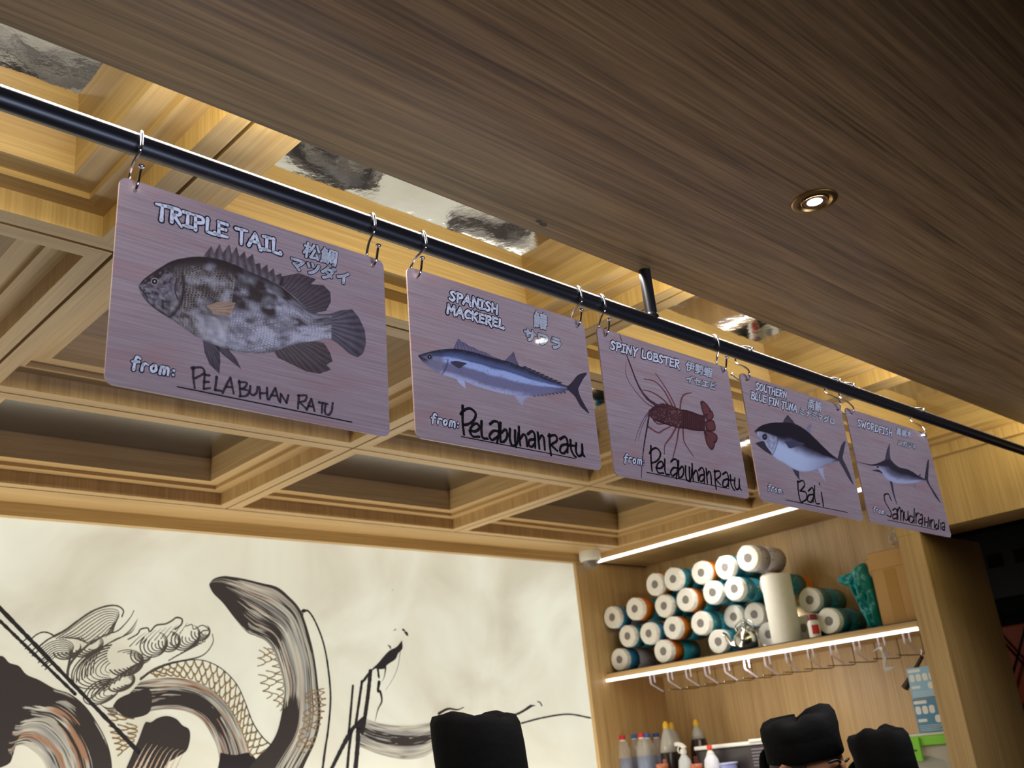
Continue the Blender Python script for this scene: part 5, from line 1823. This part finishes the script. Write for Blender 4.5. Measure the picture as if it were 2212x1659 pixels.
# shallow tubs at the bottom edge
t0 = at(Z4([1300, 1140]), 0, 4.21)
tb2 = empty('tub_small', (4.18, t0[1] - .04, S2), 'small lilac blue plastic tub in front of the dark storage bin', 'tub')
tb2.name = 'plastic_tub'
MB().lathe([(0, 0), (.030, 0), (.040, t0[2] - S2 - .008)], (4.18, t0[1] - .05, S2), seg=28).build('cup', plain('lilac_blue_plastic', (150, 156, 214), .35), tb2, smooth=True, angle=40)
MB().lathe([(.040, t0[2] - S2 - .008), (.044, t0[2] - S2 - .006), (.044, t0[2] - S2), (.040, t0[2] - S2), (.038, t0[2] - S2 - .012), (0, t0[2] - S2 - .014)], (4.18, t0[1] - .05, S2), seg=28).build('rim', plain('pale_blue_plastic', (190, 196, 232), .35), tb2, smooth=True, angle=40)
for (px, nm, lab) in (((690, 1150), 'spice_jar', 'orange red jar in front of the pale topped sauce bottle'), ((1030, 1150), 'spice_jar', 'red jar between the spray bottle and the round white bottle')):
    j0 = at(Z4(px), 0, 4.165)
    jh = j0[2] - S2
    jj = empty(nm, (4.165, j0[1], S2), lab, 'jar', 'spice jars')
    MB().lathe([(0, 0), (.03, 0), (.032, .004), (.032, jh - .03), (.028, jh - .02)], (4.165, j0[1], S2), seg=28).build('jar', plain('chilli_red', (176, 66, 40), .3), jj, smooth=True, angle=40)
    MB().lathe([(.030, jh - .02), (.0305, jh - .018), (.0305, jh - .002), (.029, jh), (0, jh)], (4.165, j0[1], S2), seg=28).build('lid', plain('copper_lid', (188, 110, 78), .35), jj, smooth=True, angle=40)

# ------------------------------------------------------------------ security camera under the border band
dc = empty('dome_camera', (4.035, 3.50, ZC), 'white dome security camera in the corner above the mural', 'camera')
DO = (4.035, 3.50, ZC)
MB().lathe([(.056, 0), (.057, -.004), (.057, -.040), (.053, -.050), (.046, -.053)], DO, seg=40).build('housing', white_plastic, dc, smooth=True, angle=40)
MB().lathe([(.045, -.052)] + [(.043 * math.cos(a), -.054 - .040 * math.sin(a)) for a in np.linspace(.02, math.pi / 2, 10)], DO, seg=36).build('dome', plain('smoked_dome', (150, 140, 132), .08, alpha=.55), dc, smooth=True)
MB().lathe([(0, -.046), (.024, -.050), (.026, -.066), (.016, -.082), (0, -.084)], (4.04, 3.495, ZC), seg=24).build('lens_block', plain('black_gloss', (16, 16, 18), .2), dc, smooth=True)

# ------------------------------------------------------------------ dim passage: wall grille and orange crates
gr = empty('wall_grille', (6.38, 1.4, 2.2), 'dark slotted wall grille in the dim passage at the right edge', 'grille')
GRM = plain('charcoal_metal', (34, 32, 32), .5)
MB().box((6.36, .4, 2.22), (6.398, 2.6, 2.62)).build('grille_body', GRM, gr)
slot_m = plain('slot_black', (4, 4, 4), .8)
for k in range(13):
    MB().box((6.355, .5 + .16 * k, 2.40), (6.3595, .59 + .16 * k, 2.48)).build('slot', slot_m, gr)
rk = empty('storage_rack', (6.0, 1.5, 0), 'black wire rack holding orange crates in the dim passage', 'rack')
bm_ = plain('black_steel_wire', (14, 12, 12), .5)
fr_ = MB()
for y in (.9, 2.3):
    for x in (5.8, 6.2):
        fr_.tube([(x, y, 0), (x, y, 2.12)], .012, 8)
for z in (1.2, 1.6, 2.1):
    for x in (5.8, 6.2):
        fr_.tube([(x, .9, z), (x, 2.3, z)], .008, 8)
fr_.build('frame', bm_, rk)
xb_ = MB()
for k in range(5):
    y = .95 + .26 * k
    xb_.tube([(5.795, y, 1.62), (5.795, y + .26, 2.08)], .007, 6)
    xb_.tube([(5.795, y + .26, 1.62), (5.795, y, 2.08)], .007, 6)
xb_.build('cross_brace', bm_, rk)
for k, (y, lab) in enumerate(((1.0, 'orange crate on the wire rack, nearer the camera'), (1.62, 'orange crate on the wire rack, beside the oak column'))):
    o = MB().box((5.83, y, 1.612), (6.17, y + .56, 2.02)).build('crate', plain('orange_crate_plastic', (196, 84, 40), .5, noise=.2, nscale=8), bevel=.01)
    tag(o, lab, 'crate', 'orange crates')
pl = bpy.data.lights.new('passage_fill', 'POINT')  # faint warm fill added to the passage, without a fixture
pl.energy = .8
pl.color = (1, .7, .5)
pl.shadow_soft_size = .1
po = bpy.data.objects.new('passage_fill', pl)
COL.objects.link(po)
po.location = (5.4, .6, 2.0)

# ------------------------------------------------------------------ the chefs
skin_m = plain('skin', (176, 128, 100), .5, noise=.06, nscale=25)


def skin_body(pts, edges, radii, sub=2):
    me = bpy.data.meshes.new('body')
    me.from_pydata([tuple(p) for p in pts], edges, [])
    ob = bpy.data.objects.new('body_build', me)
    COL.objects.link(ob)
    md = ob.modifiers.new('skin', 'SKIN')
    md.use_smooth_shade = True
    sv = me.skin_vertices[0].data
    for k, r in enumerate(radii):
        r = r if isinstance(r, tuple) else (r, r)
        sv[k].radius = r
        sv[k].use_root = (k == 0)
    sd = ob.modifiers.new('sub', 'SUBSURF')
    sd.levels = sd.render_levels = sub
    dg = bpy.context.evaluated_depsgraph_get()
    dg.update()
    out = bpy.data.meshes.new_from_object(ob.evaluated_get(dg))
    bpy.data.objects.remove(ob)
    return out


def head_mesh():
    """head about 0.23 m tall, face towards -y, crown at z = 0"""
    mbh = MB()
    nu, nv = 40, 34
    V, Cc = [], []
    for j in range(nv + 1):
        ph = math.pi * j / nv
        for i in range(nu):
            th = 2 * math.pi * i / nu
            x, y, z = math.sin(ph) * math.sin(th), -math.sin(ph) * math.cos(th), math.cos(ph)
            X, Y, Zz = x * .076, y * .096, z * .116
            low = ss(.1, 1, -z)
            X *= 1 - .30 * low
            Y = Y * (1 - .12 * low) - .012 * low
            fr_w = max(0, -y) ** 3
            g = lambda cx, cz, sx, sz: math.exp(-((x - cx) / sx) ** 2 - ((z - cz) / sz) ** 2) * (1 if y < 0 else 0)
            Y -= .020 * g(0, -.22, .16, .16) + .010 * g(0, -.05, .12, .22)      # nose
            Y -= .006 * g(0, .16, .6, .08)                                       # brow
            Y += .010 * (g(.36, .03, .17, .10) + g(-.36, .03, .17, .10))         # eye sockets
            Y -= .006 * g(0, -.50, .26, .08)                                     # lips
            Y -= .008 * g(0, -.80, .26, .14)                                     # chin
            V.append((X, Y, Zz - .116))
            Cc.append(mixc(lin((176, 128, 100)), lin((150, 84, 76)), .7 * g(0, -.50, .24, .06)))
    F_ = [(j * nu + i, j * nu + (i + 1) % nu, (j + 1) * nu + (i + 1) % nu, (j + 1) * nu + i) for j in range(nv) for i in range(nu)]
    mbh.add(V, [f[::-1] for f in F_], np.array(Cc))
    for sx in (-1, 1):   # ears
        ear = [(.010 * math.cos(a) * (1 if k == 0 else .5), .022 * math.sin(a)) for k in (0,) for a in np.linspace(0, 2 * math.pi, 14, endpoint=False)]
        mbh.lathe([(0, -.006), (.020, -.004), (.024, .002), (.018, .006), (.010, .003), (0, .002)], (sx * .078, .012, -.122), (sx, -.35, 0), 18, col=lin((172, 122, 96)), wob=lambda th, h: 1 + .25 * abs(math.sin(th)))
    return mbh


skin_face = attr_mat('face_skin', .5)
eye_w = plain('eye_white', (226, 222, 214), .3)
eye_d = plain('eye_dark', (28, 18, 14), .2)
hair_m = plain('black_hair', (16, 13, 12), .6)


def chef(x, y, z_top, face_deg, lean, hat_h, hat_r, hat_kind, label, seed, tilt=(0, 0)):
    """stands on the floor; z_top is the top of the hat"""
    R_ = random.Random(seed)
    fa = math.radians(face_deg)
    fx, fy = math.sin(fa), -math.cos(fa)          # facing direction (0 deg = -y)
    rx_, ry_ = -fy, fx                             # right hand side of the facing direction seen from above
    crown = z_top - hat_h + .085                   # top of the skull inside the hat
    base = np.array([x - fx * lean, y - fy * lean, 0.0])
    hgt = crown
    k = hgt / 1.68

    def P(side, fwd, z):
        return base + np.array([rx_ * side + fx * fwd, ry_ * side + fy * fwd, z])
    e = empty('person', (base[0], base[1], 0), label, 'person')
    nk = np.array([x, y, crown - .225])
    ch = P(0, lean * .75, 1.30 * k)
    pel = P(0, 0, .95 * k)
    pts, edg, rad = [pel, P(0, lean * .35, 1.12 * k), ch, P(0, lean * .9, 1.40 * k), nk + np.array([0, 0, -.03]), nk + np.array([0, 0, .06])], [(0, 1), (1, 2), (2, 3), (3, 4), (4, 5)], [(.15, .115), (.14, .105), (.165, .115), (.12, .085), .058, .055]
    hands = []
    for sd in (-1, 1):
        b = len(pts)
        shd, elb, wr = P(.19 * sd, lean * .85, 1.38 * k), P(.25 * sd, lean * .8 + .03, 1.09 * k), P(.20 * sd, lean * .8 + .26, 1.00 * k)
        pts += [shd, elb, wr]
        edg += [(3, b), (b, b + 1), (b + 1, b + 2)]
        rad += [.062, .046, .032]
        palm = wr + np.array([fx, fy, -.15]) * .08
        pts.append(palm)
        rad.append((.042, .020))
        edg.append((b + 2, b + 3))
        for q in range(4):
            c0 = len(pts)
            L = (.036, .042, .040, .030)[q]
            o1 = palm + np.array([rx_, ry_, 0]) * (.026 - .018 * q) * sd * -1 + np.array([fx, fy, -.25]) * .035
            o2 = o1 + np.array([fx, fy, -.5]) * L
            o3 = o2 + np.array([fx * .6, fy * .6, -.9]) * L * .8
            pts += [o1, o2, o3]
            rad += [.0095, .0085, .007]
            edg += [(b + 3, c0), (c0, c0 + 1), (c0 + 1, c0 + 2)]
        c0 = len(pts)
        t1 = palm + np.array([rx_, ry_, 0]) * .04 * -sd - np.array([fx, fy, 0]) * .01
        t2 = t1 + np.array([fx, fy, -.2]) * .035 + np.array([rx_, ry_, 0]) * .012 * -sd
        pts += [t1, t2]
        rad += [.011, .008]
        edg += [(b + 3, c0), (c0, c0 + 1)]
        h0 = len(pts)
        pts += [P(.095 * sd, -.0, .88 * k), P(.10 * sd, .02, .50 * k), P(.10 * sd, -.02, .085), P(.105 * sd, .13, .035)]
        rad += [.092, .062, .042, (.040, .032)]
        edg += [(0, h0), (h0, h0 + 1), (h0 + 1, h0 + 2), (h0 + 2, h0 + 3)]
    me = skin_body(pts, edg, rad)
    me.materials.clear()
    me.materials.append(skin_face)
    bmj = bmesh.new()
    bmj.from_mesh(me)
    ca = bmj.verts.layers.float_color.get('Col') or bmj.verts.layers.float_color.new('Col')
    for v in bmj.verts:
        v[ca] = (*lin((172, 124, 97)), 1)
    hm = head_mesh()
    rot = np.array([[-fy, -fx, 0], [fx, -fy, 0], [0, 0, 1]])
    pitch = math.radians(8)
    rp = np.array([[1, 0, 0], [0, math.cos(pitch), -math.sin(pitch)], [0, math.sin(pitch), math.cos(pitch)]])
    top = np.array([x, y, crown])
    vs = []
    for (p, c) in zip(hm.v, hm.c):
        q = np.array(p) + np.array([0, 0, .116])
        q = rot @ (rp @ q) + top - np.array([0, 0, .116])
        v = bmj.verts.new(q)
        v[ca] = (*c, 1)
        vs.append(v)
    for f in hm.f:
        try:
            nf = bmj.faces.new([vs[i_] for i_ in f])
            nf.smooth = True
        except ValueError:
            pass
    bmj.to_mesh(me)
    bmj.free()
    bo = bpy.data.objects.new('body', me)
    COL.objects.link(bo)
    bo.parent = e
    bo.matrix_parent_inverse = parent_inverse(e)

    def hp_(v):
        return rot @ (rp @ (np.asarray(v, float) + np.array([0, 0, .116]))) + top - np.array([0, 0, .116])
    for sx in (-1, 1):
        c = hp_((sx * .030, -.080, -.112))
        dirv = rot @ np.array([0, -1, 0.0])
        MB().lathe([(.0125 * math.sin(a), .0125 * math.cos(a) * -1) for a in np.linspace(.01, math.pi - .01, 10)], tuple(c), tuple(dirv), 16).build('eye', eye_w, e, smooth=True)
        MB().lathe([(0, .0132), (.0055, .0122), (.006, .0110)], tuple(c), tuple(dirv), 14).build('iris', eye_d, e, smooth=True)
        MB().tube(crom([hp_((sx * .014, -.098, -.088)), hp_((sx * .032, -.097, -.082)), hp_((sx * .050, -.084, -.088))], 8), .0032, 8).build('eyebrow', hair_m, e, smooth=True)
    # cropped hair under the hat
    hb = MB()
    rows = []
    for j in range(8):
        ph = .9 + 1.0 * j / 7
        for i in range(24):
            th = math.radians(70 + 220 * i / 23)
            p = (math.sin(ph) * math.sin(th) * .081, -math.sin(ph) * math.cos(th) * .101, math.cos(ph) * .120 - .116)
            rows.append(hp_(p))
    hb.add(rows, [(j * 24 + i, j * 24 + i + 1, (j + 1) * 24 + i + 1, (j + 1) * 24 + i) for j in range(7) for i in range(23)])
    hb.build('hair', hair_m, e, smooth=True)
    # jacket, trousers
    jm = MB()
    ring = [(.165, .125, .93 * k, 0), (.168, .125, 1.05 * k, lean * .25), (.172, .125, 1.18 * k, lean * .5), (.185, .130, 1.30 * k, lean * .75), (.17, .115, 1.39 * k, lean * .88), (.10, .088, 1.44 * k, lean * .95), (.066, .068, crown - .245, lean), (.064, .066, crown - .22, lean)]
    n = 28
    vv = []
    for a_r, b_r, z, lf in ring:
        for i in range(n):
            th = 2 * math.pi * i / n
            vv.append(P(a_r * math.cos(th), lf + b_r * math.sin(th), z))
    jm.add(vv, [(j * n + i, j * n + (i + 1) % n, (j + 1) * n + (i + 1) % n, (j + 1) * n + i) for j in range(len(ring) - 1) for i in range(n)])
    for sd in (-1, 1):
        jm.tube(crom([P(.14 * sd, lean * .86, 1.385 * k), P(.20 * sd, lean * .85, 1.36 * k), P(.25 * sd, lean * .8 + .025, 1.10 * k), P(.225 * sd, lean * .8 + .14, 1.045 * k)], 18), np.linspace(.082, .058, 18), 18, cap=False)
    jm.build('chef_jacket', black_cloth, e, smooth=True)
    tm = MB()
    for sd in (-1, 1):
        tm.tube(crom([P(.07 * sd, 0, .97 * k), P(.095 * sd, 0, .85 * k), P(.10 * sd, .02, .5 * k), P(.10 * sd, -.015, .10)], 18), np.linspace(.115, .070, 18), 20)
    tm.build('trousers', plain('charcoal_trousers', (30, 30, 34), .9), e, smooth=True)
    for sd in (-1, 1):
        MB().tube(crom([P(.10 * sd, -.06, .045), P(.10 * sd, .03, .045), P(.105 * sd, .15, .032), P(.106 * sd, .20, .026)], 12), [.040, .046, .047, .046, .046, .045, .044, .043, .041, .038, .032, .024], 16).build('shoe', plain('black_shoe_leather', (14, 14, 14), .4), e, smooth=True)
    # hat
    hm_ = MB()
    nseg = 56
    ph = R_.uniform(0, 6)
    prof = hat_kind(hat_h, hat_r)
    vv = []
    for r, h, fold in prof:
        for i in range(nseg):
            th = 2 * math.pi * i / nseg
            rr = r * (1 + .012 * math.sin(5 * th + ph) + fold * (.045 * math.sin(3 * th + ph) + .028 * math.sin(7 * th + 2 * ph)))
            hh_ = h + fold * .008 * math.sin(2 * th + ph) + fold * .006 * math.sin(6 * th)
            p = np.array([rr * .93 * math.cos(th), rr * 1.08 * math.sin(th) * 1.0, 0])
            q = np.array([x, y, 0]) + rot @ np.array([p[0], -p[1] + (hh_ - .02) * math.tan(math.radians(4)), 0])
            vv.append((q[0], q[1], z_top - hat_h + hh_ - .02 * (p[1] / r) * (1 - fold) * .6 + tilt[0] * (q[0] - x) + tilt[1] * (q[1] - y)))
    hm_.add(vv, [(j * nseg + i, j * nseg + (i + 1) % nseg, (j + 1) * nseg + (i + 1) % nseg, (j + 1) * nseg + i) for j in range(len(prof) - 1) for i in range(nseg)])
    hm_.add(vv[-nseg:], [tuple(range(nseg))])
    hat = hm_.build('chef_hat', black_cloth, e, smooth=True)
    # knotted tie at the back of the hat
    bk = np.array([x, y, 0]) + rot @ np.array([0, hat_r * 1.08, 0])
    tie = MB()
    for s_ in (-1, 1):
        p = crom([(bk[0], bk[1], z_top - hat_h + .03), bk + rot @ np.array([.012 * s_, .016, 0]) + np.array([0, 0, z_top - hat_h + .01]), bk + rot @ np.array([.022 * s_, .014, 0]) + np.array([0, 0, z_top - hat_h - .06])], 10)
        tie.tube(p, np.linspace(.008, .013, 10), 8)
    t_ = tie.build('tie', black_cloth, hat, smooth=True)
    return e


def toque(h, r):
    return [(r * .96, .0, 0), (r * 1.0, .004, 0), (r * 1.0, .05, 0), (r * .99, .06, 0), (r * 1.02, .09, .1), (r * 1.03, h * .75, .2), (r * 1.01, h * .92, .35), (r * .94, h * .985, .5), (r * .75, h, .6), (r * .4, h - .006, .8), (r * .02, h - .010, .5)]


def soft_cap(h, r):
    return [(r * .97, .0, 0), (r * 1.0, .004, 0), (r * .995, .045, 0), (r * 1.0, .05, .05), (r * 1.02, h * .6, .35), (r * 1.0, h * .84, .55), (r * .9, h * .96, .8), (r * .66, h * 1.0, 1.0), (r * .3, h * .97, 1.0), (r * .02, h * .94, .6)]


chef(1.462, 1.62, 1.697, 20, .10, .215, .088, toque, 'person in a tall black chef hat in front of the mural', 1)
chef(2.44, 1.475, 1.637, 2, .16, .104, .094, soft_cap, 'person in a slouchy black chef cap with the forehead showing, before the cabinet', 2, (.15, -.14))
chef(3.23, 1.670, 1.577, 8, .20, .124, .090, soft_cap, 'person in a small rounded black chef cap, nearest the oak column', 3, (.06, -.06))
